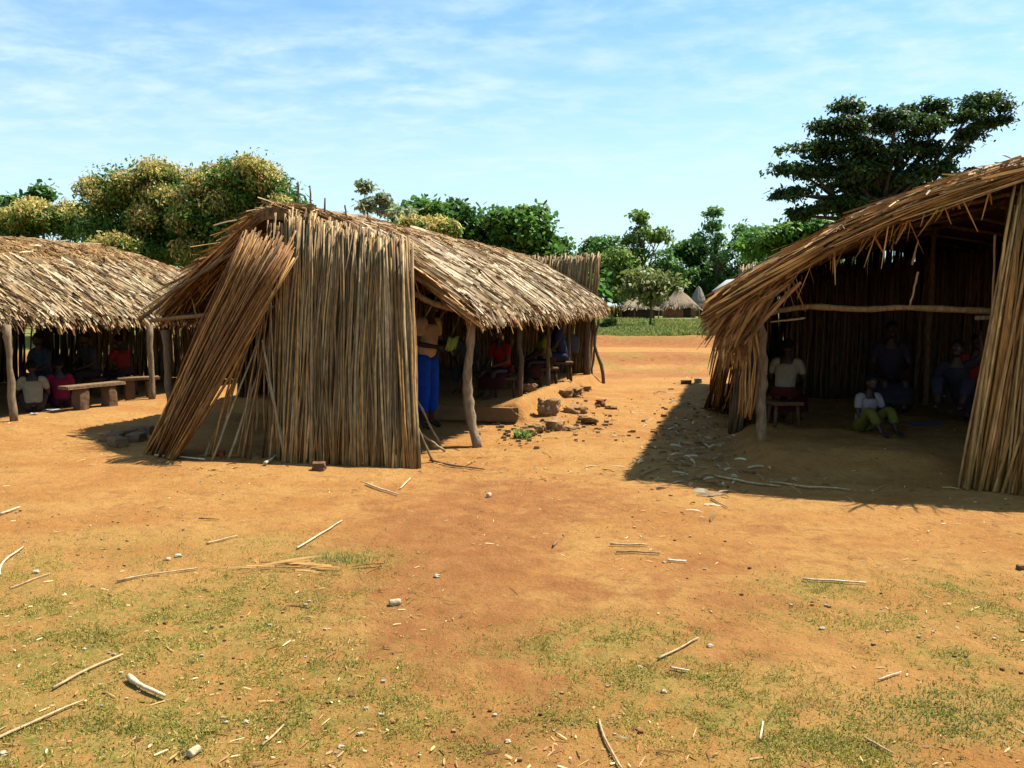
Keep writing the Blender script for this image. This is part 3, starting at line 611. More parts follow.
rock(gpt(686,384),(.20,.14,.09),'dark brick in the shade at the back of the litter beside the right hut','loose stones in the yard','brick','mud_brick',(.20,.11,.06),.15,.1,1)
rock(gpt(698,383),(.14,.12,.11),'pale painted brick fragment beside the right hut','loose stones in the yard','brick','mud_brick',(.55,.52,.36),.15,.15,2)
def cob(px,py,L,r,ang,label,name='corn_cob',col=(.80,.66,.40),cat='corn cob'):
    p=gpt(px,py); d=np.array([math.cos(ang),math.sin(ang),0]); n=9; t=np.linspace(-.5,.5,n)
    pts=p+d*(t*L)[:,None]+[0,0,r*.85]; rr=r*np.sqrt(np.clip(1-(np.abs(t)*1.75)**6*.75,.05,1)); mb=MB(); mb.tube(pts,rr,col,10); o=mb.build(name,M_stone,top=True,smooth=True); return tag(o,label,cat,'pale cobs and pebbles on the yard')
cob(395,605,.062,.018,.35,'short pale corn cob casting a dark shadow in mid yard')
cob(194,755,.045,.016,1.1,'pale cob stub standing out near the bottom left')
cob(489,497,.05,.020,1.2,'small pale cob below the path between the huts')
for i,(px,py,s,lab) in enumerate([(36,573,.05,'white pebble on the grass at far left'),(84,650,.03,'small white pebble above the long stick at left'),(168,560,.05,'crumpled pale husk left of the brown stalk heap'),(178,557,.06,'larger crumpled pale husk left of the brown stalk heap'),
  (246,723,.03,'cream pebble near the bottom, left of the cob stub line'),(360,735,.034,'pale pebble low in the grass patch, left of centre'),(341,748,.03,'cream pebble just below the pale one, left of centre'),(437,577,.05,'flat white scrap right of the cob in mid yard'),(664,563,.035,'white flake beside the dark twig right of centre'),
  (822,629,.035,'white pebble in the thin grass at right'),(710,647,.04,'white pebble in the grass right of centre'),(640,668,.03,'pale pebble right of centre beneath the split stick'),(664,692,.03,'white pebble in the lower grass patch'),(903,568,.02,'tiny pebble at the edge of the right grass'),(3,755,.04,'pale pebble at the bottom left corner'),(508,742,.03,'cream flake low in mid yard')]):
    s*=.75; rock(gpt(px,py),(s,s*.8,s*.5),lab,'pale cobs and pebbles on the yard','pebble','pebble',(.80,.66,.44),.8,.6,i)
def stick(a,b,r,label,col=(.50,.38,.22),bend=0.,name='dry_stick'):
    A_,B_=gpt(*a),gpt(*b); m=(A_+B_)/2; d=B_-A_; n_=np.array([-d[1],d[0],0]); m=m+n_*bend
    pts=[]
    for t in np.linspace(0,1,7):
        q=A_*(1-t)**2+2*m*t*(1-t)+B_*t*t; q[2]=zg(q)+r*1.1+.004; pts.append(q)
    r=r*.72; mb=MB(); mb.tube(pts,r*np.linspace(1.1,.75,7)*(1+.12*rng.normal(0,1,7)),np.array(col)*1.25,6); o=mb.build(name,M_stalk,top=True,smooth=True); return tag(o,label,'stick','dry sticks scattered over the yard')
PALE=(.62,.50,.32); BR=(.26,.15,.07); TN=(.48,.34,.17)
for s_ in [((0,516),(20,509),.012,'pale stick cut by the left photo edge on bare sand',PALE,.0),
 ((53,691),(123,657),.008,'long thin straight stick in the grass at left',TN,.05),
 ((-30,754),(84,703),.008,'longest stick, running out of the bottom left corner',TN,.04),
 ((129,680),(165,700),.013,'short thick weathered stick with a broken end at lower left',PALE,-.06),
 ((297,550),(342,522),.009,'straight pale stick lying diagonally above the grass',PALE,0),
 ((117,583),(198,570),.008,'long tan stick over the upper left grass',TN,.05),
 ((366,485),(398,496),.013,'pale reed piece right below the reed wall',PALE,0),
 ((0,577),(24,549),.010,'curved pale stick at the far left',PALE,.15),
 ((207,545),(238,537),.008,'short tan twig left of the straight pale stick',TN,.1),
 ((199,520),(219,521),.009,'short dark twig on the sand at left',BR,0),
 ((610,546),(648,547),.010,'flat tan stick above the dark twig right of centre',TN,0),
 ((616,554),(660,555),.009,'dark twig below the flat tan stick',BR,.02),
 ((667,562),(686,563),.009,'short white stick right of the dark twig',(.75,.68,.52),0),
 ((803,581),(866,585),.009,'pale straight stick at the edge of the right grass',PALE,0),
 ((711,500),(727,509),.010,'short tan stick on bright sand before the right hut shade',TN,0),
 ((658,661),(698,640),.007,'split stick in the grass right of centre',TN,0),
 ((671,670),(689,673),.007,'short pale twig below the split stick',PALE,0),
 ((599,723),(622,772),.007,'curved stick running off the bottom edge',TN,-.06),
 ((878,682),(901,674),.006,'short pale twig at right above the dense grass tuft',PALE,0),
 ((864,740),(893,756),.006,'thin twig below the dense grass tuft at right',TN,0),
 ((553,548),(558,542),.009,'tiny upright looking twig on the sand in mid yard',BR,0),
 ((262,748),(284,727),.006,'thin twig in the grass near the bottom left',TN,0),
 ((760,742),(763,724),.006,'small pale twig low in the right grass',PALE,0),
 ((265,466),(278,457),.022,'thick pale reed stub at the foot of the wall',(.58,.48,.32),0),
 ((155,457),(205,461),.014,'reed lying flat under the slumped bundle',PALE,.03),
 ((430,462),(484,471),.014,'dark reed lying flat outside the doorway',BR,-.03),
 ((715,478),(780,488),.014,'long reed lying along the shade edge before the right hut',TN,.02),
 ((770,484),(850,492),.013,'second reed lying end to end along the shade edge',TN,-.02),
 ((410,480),(400,490),.010,'stubby reed piece right of the pale reed piece',PALE,0),
 ((640,478),(661,470),.012,'twig at the corner of the right hut shade',BR,0.1),
 ((10,590),(50,575),.006,'thin straw over the grass at far left',TN,0)]:
    stick(*s_[:3],s_[3],s_[4],s_[5])
# brown heap of stalks by the grass tuft
mb=MB(); c=gpt(285,568); n=24; p0=np.tile(c,(n,1))+rng.normal(0,1,(n,3))*[.16,.045,0]; p0[:,2]=gz(p0[:,0],p0[:,1])+.01+.02*rng.random(n)
d=np.stack([1+0*p0[:,0],rng.normal(.15,.25,n),rng.normal(.02,.05,n)],1); mb.strips(p0-[.1,0,0],d,.15+.2*rng.random(n),.006+.006*rng.random(n),np.tile([0,0,1.],(n,1)),pal(n,'brown'),droop=.02)
tag(mb.build('straw_heap',M_thatch,top=True),'small brown heap of dry stalks beside the bright grass tuft','straw heap')

# scattered litter: chips, straws, leaf bits (nobody could count them)
def gzv(p): p[:,2]=gz(p[:,0],p[:,1]); return p
mb=MB()
n=8500; Yv=2.3*(6.5)**rng.random(n); Xv=(rng.random(n)-.5)*1.55*Yv; p=gzv(np.stack([Xv,Yv,0*Xv],1)); p[:,2]+=.006
k=fbm(Xv*.9,Yv*.9,3,44)+.12*rng.random(n)>.50; p=p[k]; n=len(p); th=rng.random(n)*6.28
d=np.stack([np.cos(th),np.sin(th),rng.normal(0,.08,n)],1)
L=.006+.055*rng.random(n)**3.2; cc=pal(n,'silver')*[1.25,1.12,.92]; kk=rng.random(n)<.35; cc[kk]=pal(int(kk.sum()),'brown')
mb.strips(p,d,L,np.minimum(.003+.005*rng.random(n),L*.5),nrm(np.stack([rng.normal(0,.3,n),rng.normal(0,.3,n),np.ones(n)],1)),cc,droop=.002,lift=.004)
# heavier husks and leaves in the shade beside the right hut and around huts
for (px,py,sx,sy,nn,wd) in ((690,430,26,28,260,.05),(700,465,40,14,70,.05),(560,425,40,12,110,.022),(455,462,30,8,60,.02),(600,470,80,8,70,.015),(330,585,90,20,40,.01),(760,485,60,6,50,.03),(190,462,50,6,40,.02),(640,355,60,10,40,.03),(870,475,90,12,30,.03)):
    q=np.array([gpt(px+rng.normal(0,sx),py+rng.normal(0,sy)) for _ in range(nn)]); q[:,2]=gz(q[:,0],q[:,1])+.01; th=rng.random(nn)*6.28
    mb.strips(q,np.stack([np.cos(th),np.sin(th),rng.normal(.1,.15,nn)],1),.05+.18*rng.random(nn)**2,wd*.55*(.3+.8*rng.random(nn)),nrm(np.stack([rng.normal(0,.5,nn),rng.normal(0,.5,nn),np.ones(nn)],1)),pal(nn,'silver' if wd>.04 else 'straw')*.9,droop=.04,lift=.02)
tag(mb.build('dry_litter',M_thatch),'straw bits and husks strewn over the sandy yard','litter',kind='stuff')
# small clods and grit
mb=MB(); n=2600; Yv=2.4*(5.)**rng.random(n); Xv=(rng.random(n)-.5)*1.5*Yv; k=fbm(Xv*.8,Yv*.8,3,144)>.5; Xv,Yv=Xv[k],Yv[k]
for i in range(len(Xv)):
    s_=.006+.018*random.random()**3; mb.blob((Xv[i],Yv[i],float(gz(Xv[i],Yv[i]))+s_*.2),(s_,s_*.8,s_*.6),np.array([(.42,.2,.07),(.5,.3,.12),(.62,.5,.34),(.3,.13,.05)][i%4]),2,.7,.4,seed=i)
for (px,py,sx,sy,nn) in ((565,418,35,12,160),(520,425,12,8,50),(690,430,22,22,90),(770,400,60,20,0)):
    for i in range(nn):
        q=gpt(px+rng.normal(0,sx),py+rng.normal(0,sy)); s_=.02+.06*random.random()**2; mb.blob(q+[0,0,s_*.2],(s_,s_*.8,s_*.6),np.array([(.45,.24,.09),(.5,.32,.15),(.36,.17,.07)][i%3]),3,.5,.4,seed=i)
tag(mb.build('grit',M_stone),'small clods and grit scattered over the soil','grit',kind='stuff')

# grass blades
def blades(mb,x,y,L,w,cols,lean=.6):
    n=len(x); p=np.stack([x,y,gz(x,y)-.003],1); th=rng.random(n)*6.28; le=rng.random(n)*lean
    d=np.stack([np.cos(th)*le,np.sin(th)*le,np.ones(n)],1); up=np.stack([np.cos(th+1.57),np.sin(th+1.57),0*th],1); up=np.cross(nrm(d),up)
    mb.strips(p,d,L,w,nrm(up),cols,droop=L*.35*rng.random(n),seg=2)
mb=MB(); n=800000; Yv=2.35+5.5*rng.random(n)**1.5; Xv=(rng.random(n)-.5)*1.5*Yv
m_=grass_mask(Xv,Yv); tuft=sstep(.38,.72,.5*vnoise(Xv*20,Yv*20,7)+.5*vnoise(Xv*6.5,Yv*6.5,17)); k=rng.random(n)<(m_**1.2)*(.06+.94*tuft); Xv,Yv=Xv[k],Yv[k]; n=len(Xv)
gcol=np.array([(.28,.30,.035),(.37,.36,.05),(.48,.40,.09),(.60,.48,.16),(.21,.26,.03),(.52,.39,.10)])[rng.integers(0,6,n)]*(.8+.4*rng.random((n,1)))
blades(mb,Xv,Yv,.008+.018*rng.random(n),.0018+.0022*rng.random(n),gcol,2.2)
for (px,py,rx,ry,nn,Lm) in ((348,560,.16,.09,260,.05),(344,666,.12,.07,160,.025),(945,712,.34,.17,1300,.026),(150,735,.4,.15,500,.022),(822,750,.3,.15,450,.022)):
    c=gpt(px,py); x=c[0]+rng.normal(0,rx*.6,nn); y=c[1]+rng.normal(0,ry*.7,nn); cl=np.array([(.22,.27,.05),(.32,.34,.09),(.48,.42,.17)])[rng.integers(0,3,nn)]
    blades(mb,x,y,Lm*(.4+.7*rng.random(nn)),.004,cl,.9)
tag(mb.build('short_grass',M_grass),'patchy short dry grass on the front yard','grass',kind='stuff')
# far meadow blades
mb=MB(); n=90000; Yv=32.5+38*rng.random(n)**1.2; Xv=(-.1+.5*rng.random(n))*Yv; k=rng.random(n)<grass_mask(Xv,Yv); Xv,Yv=Xv[k],Yv[k]; n=len(Xv)
gcol=np.array([(.17,.27,.05),(.26,.33,.07),(.44,.38,.14)])[rng.integers(0,3,n)]*(.8+.4*rng.random((n,1)))
blades(mb,Xv,Yv,.04+.26*rng.random(n)*sstep(.35,.7,fbm(Xv*.6,Yv*.6,3,2)),.03+.03*rng.random(n),gcol,.7)
tag(mb.build('meadow_grass',M_grass),'green meadow grass beyond the dirt road','grass',kind='stuff')
# weeds at the mud bank
for (px,py,lab,h_) in ((522,415,'bright green weed at the mud bank of the central hut',.16),(547,430,'dark grass tuft in front of the nearest tan block',.10)):
    c=gpt(px,py); mb=MB(); n=90; p=np.tile(c,(n,1))+rng.normal(0,.04,(n,3))*[1,.7,0]; th=rng.random(n)*6.28
    mb.strips(p,np.stack([np.cos(th)*.6,np.sin(th)*.6,np.ones(n)],1),h_*(.4+.8*rng.random(n)),.014+.012*rng.random(n),nrm(np.stack([np.cos(th),np.sin(th),-.5+0*th],1)),np.array([(.16,.27,.04),(.25,.35,.07)])[rng.integers(0,2,n)],droop=.05)
    tag(mb.build('weed',M_grass,top=True),lab,'weed')

# ------------------------------------------------------------------ trees
def leaves(mb, c, n, size, cols, flat=.35):
    p=c; th=rng.random(n)*6.28; ph=rng.normal(0,flat*1.4,n)
    d=np.stack([np.cos(th)*np.cos(ph),np.sin(th)*np.cos(ph),np.sin(ph)-.15],1); up=nrm(np.stack([rng.normal(0,.5,n),rng.normal(0,.5,n),np.ones(n)],1))
    mb.strips(p,d,size*(.6+.8*rng.random(n)),size*(.42+.3*rng.random(n)),up,cols,droop=size*.25,seg=2)
def tree(name,label,cat,base,trunk_h,blobs,nleaf,size,cols,trunk_r=.18,clump=.55,group=None,bloom=None,limbs=8,bark=(.20,.15,.10),density=10,subflat=1.):
    """blobs: (x,y,z,rx,ry,rz) crown lobes in world space"""
    base=np.asarray(base,float); base[2]=zg(base)-.05
    root=empty(name,base,label,cat,group)
    blobs=np.array(blobs,float); out=[]; bl=[]
    for b in blobs:
        out.append(np.r_[b[:3],b[3:]*.74]); bl.append(False)
        for q in range(7):
            v=nrm(rng.normal(0,1,3)[None])[0]; v[2]=abs(v[2])*.9-.15; k_=.30+.22*rng.random()
            out.append(np.r_[b[:3]+v*b[3:]*(.78+.2*rng.random()),b[3:]*k_*[1,1,subflat]]); bl.append(rng.random()<(bloom[1] if bloom else 0) and v[2]>-.15)
    blobs=np.array(out); bl=np.array(bl)
    vol=blobs[:,3]*blobs[:,4]*blobs[:,5]; wts=vol**.75; wts/=wts.sum()
    nc=max(12,int(nleaf/density)//6); ncl=np.maximum(3,(wts*nc).astype(int))
    mb=MB(); cents=[]
    cols=np.array(cols)
    for b,k in zip(blobs,ncl):
        v=nrm(rng.normal(0,1,(k,3)))*(rng.random((k,1))**.42); cents.append(b[:3]+v*b[3:]*.92)
    cb=np.repeat(bl,ncl); cents=np.concatenate(cents); per=max(6,nleaf//len(cents))
    cw=np.repeat(cents,per,0); n=len(cw); cs=clump*(.6+.8*np.repeat(rng.random(len(cents)),per))
    off=rng.normal(0,.50,(n,3))*cs[:,None]*[1,1,.55]
    ci=np.repeat(rng.random(len(cents)),per); 
    col=cols[np.clip(((ci*.55+rng.random(n)*.45)*len(cols)).astype(int),0,len(cols)-1)]*(.8+.4*rng.random((n,1)))
    leaves(mb,cw+off,n,size,col); mb.build('crown',M_leaf,root)
    if bloom is not None:
        bcol,frac,bs=bloom; kk=cents[cb&(rng.random(len(cents))<.85)]
        if len(kk):
            mb=MB(); pb=int(per*2.2); n=len(kk)*pb; o=nrm(rng.normal(0,1,(n,3)))*(rng.random((n,1))**.4)*clump*.85*[1,1,.8]; o[:,1]-=clump*.2; o[:,2]+=clump*.25
            leaves(mb,np.repeat(kk,pb,0)+o,n,size*bs,np.array(bcol)[rng.integers(0,len(bcol),n)]*(.8+.4*rng.random((n,1))),.9); mb.build('blossom',M_leaf,root)
    top=base+[0,0,trunk_h]; cen=blobs[:,:3].mean(0)
    mb=MB(); mb.tube([base,base*.5+top*.5+[.05,.05,0],top,top*.4+cen*.6],[trunk_r*1.25,trunk_r,trunk_r*.8,trunk_r*.35],bark,9)
    sel=cents[rng.permutation(len(cents))[:limbs*3]]
    for i,e in enumerate(sel):
        s_=top+(cen-top)*rng.random()*.5; m=(s_+e)/2+[0,0,-.12*np.linalg.norm(e-s_)*.5]; mb.tube([s_,m,e],[trunk_r*.42,trunk_r*.25,trunk_r*.06],bark,6)
    mb.build('trunk',M_bark,root,smooth=True)
    return root
def blob_px(lst, Y, depth=1.0):
    out=[]
    for (px,py,rx,rz,*dy_) in lst:
        y=Y+(dy_[0] if dy_ else 0); c=P(px,py,y); s_=y/FPX; out.append((c[0],c[1],c[2],rx*s_,rx*s_*depth,rz*s_))
    return out
DK=[(.028,.070,.015),(.04,.10,.02),(.06,.14,.028),(.10,.19,.035)]
MG=[(.035,.095,.015),(.055,.14,.02),(.085,.19,.03),(.14,.23,.04)]
MGO=[(.035,.085,.015),(.055,.12,.02),(.085,.16,.025),(.12,.19,.03)]
LG=[(.07,.13,.02),(.10,.18,.03),(.15,.23,.04),(.22,.27,.06)]
YB=[(.47,.37,.11),(.38,.30,.08),(.55,.44,.17),(.26,.25,.06)]
gT='trees beyond the huts'
tree('mango_tree','flowering mango tree at left with yellow brown blossom and an uneven top','tree',P(120,330,33),2.2,blob_px([(108,205,26,22),(140,200,30,30),(160,185,22,20),(125,232,45,25),(170,222,30,30),(140,255,60,18)],33,.9),34000,.125,MGO,.25,.62,gT,(YB,.66,.8))
tree('mango_tree','taller flowering mango tree directly left of the central ridge','tree',P(235,330,32),2.4,blob_px([(215,190,22,22),(245,182,30,28),(265,200,30,30),(225,225,40,30),(280,225,26,26),(195,225,25,30),(240,255,55,16)],32,.9),40000,.125,MGO,.28,.62,gT,(YB,.62,.8))
tree('mango_tree','low yellowish flowering tree above the far left roof','tree',P(48,330,36),1.8,blob_px([(45,222,34,14),(18,230,24,14),(75,228,20,18)],36,.9),15000,.13,MGO,.2,.6,gT,(YB,.95,.8))
tree('umbrella_tree','small flat tufted tree poking up at the far left','tree',P(20,330,42),4.2,blob_px([(15,201,8,3.5),(42,192,7,4),(5,208,8,3),(36,197,7,3.5)],42,.9),900,.28,DK,.12,.5,gT,limbs=3)
tree('dense_tree','dark green tree rising behind the left mango trees','tree',P(300,330,44),2.5,blob_px([(190,235,40,24),(290,215,30,25),(320,235,30,22),(190,262,40,16),(110,255,50,14),(30,255,50,12)],44,.9),5000,.3,DK,.2,.7,gT)
# sapling tufts above the ridge
tree('sapling','thin sapling with two leafy tufts standing over the central ridge','tree',P(365,330,30),3.4,blob_px([(365,187,4.5,7),(366,206,7,6),(383,200,4,6),(390,212,16,8)],30,.9),900,.17,[(.18,.24,.12),(.26,.30,.18),(.12,.17,.07)],.06,.22,gT,limbs=3)
tree('dense_tree','feathery green tree right of the thin sapling','tree',P(415,330,40),2.2,blob_px([(418,212,22,12),(400,228,22,16),(432,225,18,18)],40,.9),4500,.22,MG,.16,.5,gT)
tree('mango_tree','small yellow flowering tree just above the roof ridge','tree',P(425,330,34),2,blob_px([(418,228,15,8),(440,232,14,9)],34,.9),1800,.2,LG,.12,.4,gT,(YB,.95,.8))
tree('dense_tree','rounded dark green tree behind the middle of the central roof','tree',P(480,330,42),2.4,blob_px([(470,225,30,20),(450,215,12,12),(490,238,40,22),(465,245,35,20)],42,.9),9000,.24,DK,.22,.5,gT)
tree('dense_tree','broad bright topped tree left of the far reed panel','tree',P(520,330,40),2.4,blob_px([(520,232,28,22),(532,215,14,9),(505,222,16,14),(548,248,16,12),(520,250,32,20)],40,.9),9000,.24,MG,.22,.5,gT)
# trees in the gap, far off
tree('feathery_tree','tall feathery tree in the gap, left of the two','tree',P(645,314,96),4,blob_px([(640,220,10,7),(650,232,15,8),(660,240,10,7),(630,240,12,7),(638,255,12,10)],96,.9),1900,.42,LG,.2,.75,gT,limbs=12)
tree('feathery_tree','slender tufted tree, tallest in the gap','tree',P(715,314,98),4.2,blob_px([(711,212,7,6),(715,228,8,7),(722,240,7,8),(742,232,5,7),(700,240,8,6),(738,248,8,8),(715,255,14,14)],98,.9),1900,.42,[(.08,.17,.05),(.11,.21,.06),(.15,.25,.08)],.2,.7,gT,limbs=10)
for i,(px,py,rx,rz,Y,cl,lab) in enumerate([(605,258,22,22,98,MG,'round green tree seen over the far reed panel'),(625,270,26,28,94,LG,'yellow green bushy tree in the gap behind the far huts'),(595,248,14,12,104,DK,'dark tree top just right of the central roof end'),
  (668,275,26,26,100,MG,'mid green tree filling the gap centre'),(700,268,26,26,103,DK,'dark tree behind the tallest tufted one'),(690,248,12,12,102,DK,'small dark crown between the two feathery trees'),(735,268,26,28,99,DK,'dark green tree behind the right hut tip'),
  (770,240,26,14,66,MG,'bright green spreading tree under the giant dark one'),(795,238,26,18,62,LG,'leafy light green tree right of the spreading one'),(640,290,40,10,110,DK,'dark hedge like tree low behind the far huts'),(720,292,40,12,112,DK,'low dark tree row end behind the far huts at right'),(820,250,30,25,60,MG,'green tree hidden mostly behind the right roof')]):
    tree('leafy_tree',lab,'tree',P(px,322,Y),1.8*Y/75,blob_px([(px,py,rx,rz),(px-rx*.5,py+rz*.5,rx*.7,rz*.6),(px+rx*.5,py+rz*.4,rx*.7,rz*.6),(px,min(py+rz,300),rx*.8,rz*.5)],Y,.9),5500,.36,cl,.2,.8,gT)
# big dark layered tree
tree('spreading_tree','giant dark layered tree towering behind the right hut','tree',P(872,330,40),5.2,
 blob_px([(845,150,30,17),(812,150,26,11),(800,172,28,9),(793,195,18,7),(850,180,40,22),(880,160,38,22),(872,122,45,13),(835,128,22,11),(915,128,40,15),(955,118,28,9),(985,108,20,7),(996,122,13,4),(988,99,15,5),(970,135,18,6),(930,150,34,14),(905,180,34,18),(850,210,38,14),(800,215,10,6),(845,107,14,4),(925,108,20,6),(940,172,26,10),(880,205,40,16)],40,.8),
 38000,.17,[(.012,.030,.010),(.022,.050,.013),(.035,.07,.018),(.06,.10,.02)],.42,.42,gT,limbs=14,bark=(.10,.08,.06),density=9,subflat=.6)
tree('leafy_tree','green tree seen under the giant dark crown at its left foot','tree',P(815,330,52),2.,blob_px([(770,235,22,10),(800,232,26,12),(830,235,30,14),(785,245,30,12)],52,.9),5000,.3,MG,.2,.6,gT)
# distant tree line closing the horizon to both sides
k=0
for i,px in enumerate(list(range(-420,60,60))+list(range(860,1500,64))+[330,380,440,560]):
    Y=62+14*((i*37)%10)/10; hh=20+((i*53)%17)
    tree('leafy_tree','distant leafy tree in the far tree line, mostly hidden behind the huts','tree',P(px,322,Y),1.6,blob_px([(px,290-hh*.3,30,hh),(px+20,295,24,18),(px-20,297,24,18)],Y,.9),1500,.55,[MG,DK,LG][i%3],.2,1.0,'far tree line',limbs=4)
# young tree standing in the meadow
tree('young_tree','young thin leaved tree standing in the meadow before the far huts','tree',gpt(650,327),1.9,blob_px([(650,285,18,12),(638,278,12,9),(664,284,14,12),(630,292,10,9),(652,298,12,8)],float(gpt(650,327)[1]),.9),1300,.26,[(.10,.13,.03),(.16,.18,.05),(.22,.22,.08)],.06,.5,gT,limbs=8)
# meadow shrubs
for (px,py,s_,lab) in ((618,317,.7,'low bush right of the central hut corner, far off'),(645,326,.3,'small weed clump in the meadow left of the young tree foot'),(655,326,.3,'small weed clump at the young tree foot'),(608,327,.5,'weed clump at the meadow edge near the central hut')):
    c=gpt(px,py); mb=MB(); n=260; o=nrm(rng.normal(0,1,(n,3)))*(rng.random((n,1))**.4)*s_*[1,1,.6]; leaves(mb,c+o+[0,0,s_*.4],n,.22,np.array(LG)[rng.integers(0,4,n)]); tag(mb.build('shrub',M_leaf,top=True),lab,'shrub')

# ------------------------------------------------------------------ far village huts
def far_hut(px0,px1,ytop,yeave,ybase,Y,label,kind='hip',wallcol=(.36,.17,.08),roofcol=(.36,.29,.22),cat='hut'):
    a=P(px0,yeave,Y); b=P(px1,yeave,Y); ze=a[2]; zr=P(px0,ytop,Y)[2]; zb=zg(P((px0+px1)/2,ybase,Y))-.05
    cx=(a[0]+b[0])/2; w=(b[0]-a[0])/2; dp=w*.9 if kind=='cone' else min(w,3)
    root=empty('round_hut' if kind=='cone' else 'village_hut',(cx,Y,zb),label,cat,'distant village huts')
    mb=MB(); nseg=40
    ang=np.arange(nseg)*2*math.pi/nseg; pw=1 if kind=='cone' else .55
    def ring(r,z,jit=0):
        c,s_=np.cos(ang),np.sin(ang); e=pw
        x=np.sign(c)*np.abs(c)**e*w*r; y=np.sign(s_)*np.abs(s_)**e*dp*r
        return np.stack([cx+x+rng.normal(0,jit,nseg),Y+y,z+rng.normal(0,jit,nseg)],1)
    top = (.04 if kind=='cone' else .35)
    rr=[ring(.98,ze-.02,.06),ring(1.0,ze+.08,.05),ring(.76,ze+(zr-ze)*.3,.05),ring(.48,ze+(zr-ze)*.6,.06),ring(.20,ze+(zr-ze)*.88,.05),ring(top*.5,zr,.0),ring(.01,zr+.02)]
    v=np.concatenate(rr); f=[]
    for i in range(len(rr)-1):
        for j in range(nseg): f.append((i*nseg+j,i*nseg+(j+1)%nseg,(i+1)*nseg+(j+1)%nseg,(i+1)*nseg+j))
    mb.add(v,f,roofcol)
    n=900; th=rng.random(n)*6.28; q=.93*rng.random(n)**.6
    c,s_=np.sign(np.cos(th))*np.abs(np.cos(th))**pw,np.sign(np.sin(th))*np.abs(np.sin(th))**pw
    p=np.stack([cx+c*w*q,Y+s_*dp*q,zr+(ze-zr)*q+.05],1); d=np.stack([c*w,s_*dp,np.full(n,ze-zr)],1)
    mb.strips(p,d,.3+.5*rng.random(n),.04+.05*rng.random(n),np.tile([0,0,1.],(n,1)),np.array(roofcol)*(.5+1.0*rng.random((n,1))),lift=.05)
    mb.build('roof',M_mat,root)
    mb=MB(); g1=[]
    pwr=[]
    for z in (zb,(zb+ze)/2,ze+.15): pwr.append(ring(.80,z))
    v=np.concatenate(pwr); f=[]
    for i in range(2):
        for j in range(nseg): f.append((i*nseg+j,i*nseg+(j+1)%nseg,(i+1)*nseg+(j+1)%nseg,(i+1)*nseg+j))
    mb.add(v,f,wallcol); mb.build('wall',M_mud,root)
    mb=MB(); mb.blob((cx+w*.25,Y-dp*.80,zb+.65),(.7,.12,1.3),(.07,.045,.03),3,.03); mb.build('doorway',M_wood,root)
    for s_ in (-.9,-.3,.6,.92):
        mb=MB(); mb.tube([(cx+w*s_,Y-dp*.93*(1-abs(s_)*.4),zb),(cx+w*s_,Y-dp*.93*(1-abs(s_)*.4),ze+.1)],.06,(.45,.30,.17),6); mb.build('post',M_wood,root)
    return root
far_hut(618,658,296,309,321,76,'long low thatched village hut left of the young tree','hip',(.12,.06,.03),(.55,.42,.28))
far_hut(660,698,290,308,321,80,'thatched village hut with reddish mud wall right of the young tree','hip',(.50,.21,.09),(.52,.39,.26))
far_hut(636,668,282,298,318,92,'pale thatched village hut peeping over the young tree','hip',(.3,.2,.12),(.66,.54,.38))
far_hut(688,708,286,306,320,90,'tall grey pointed round hut farthest right in the village','cone',(.3,.2,.12),(.40,.35,.29))
# white metal roof behind the right hut tip
root=empty('white_building',P(733,320,84),'white metal roofed building peeking over the right hut tip','building')
a=P(720,291,84); b=P(752,268,84); mb=MB()
x0,x1=P(726,290,84)[0],P(757,280,84)[0]; xm=(x0+x1)/2; zl=P(720,290,84)[2]; zt=P(733,278,84)[2]
v=[(x0,81,zl),(xm,81,zt),(xm,90,zt),(x0,90,zl),(x1,81,zl),(x1,90,zl)]; v=np.array(v)
mb.add(np.concatenate([v,v-[0,0,.12]]),[(0,1,2,3),(1,4,5,2),(6,9,8,7),(7,8,11,10),(0,6,7,1),(1,7,10,4),(3,2,8,9),(2,5,11,8),(0,3,9,6),(4,10,11,5)],(.78,.80,.80)); mb.build('roof',M_metal,root)
mb=MB(); mb.blob((xm,85.5,zl/2),((x1-x0)*.9,8,zl),(.62,.60,.55),4,.02); mb.build('wall',M_mud,root)
# low fence of brush along the meadow's back at left of gap
mb=MB(); stalk_panel(mb,gpt(606,318),gpt(622,318),P(606,306,74),P(622,306,74),30,r=(.03,.06),jb=.1,jt=.1); tag(mb.build('brush_fence',M_stalk,top=True),'short brush fence at the left end of the far village','fence')

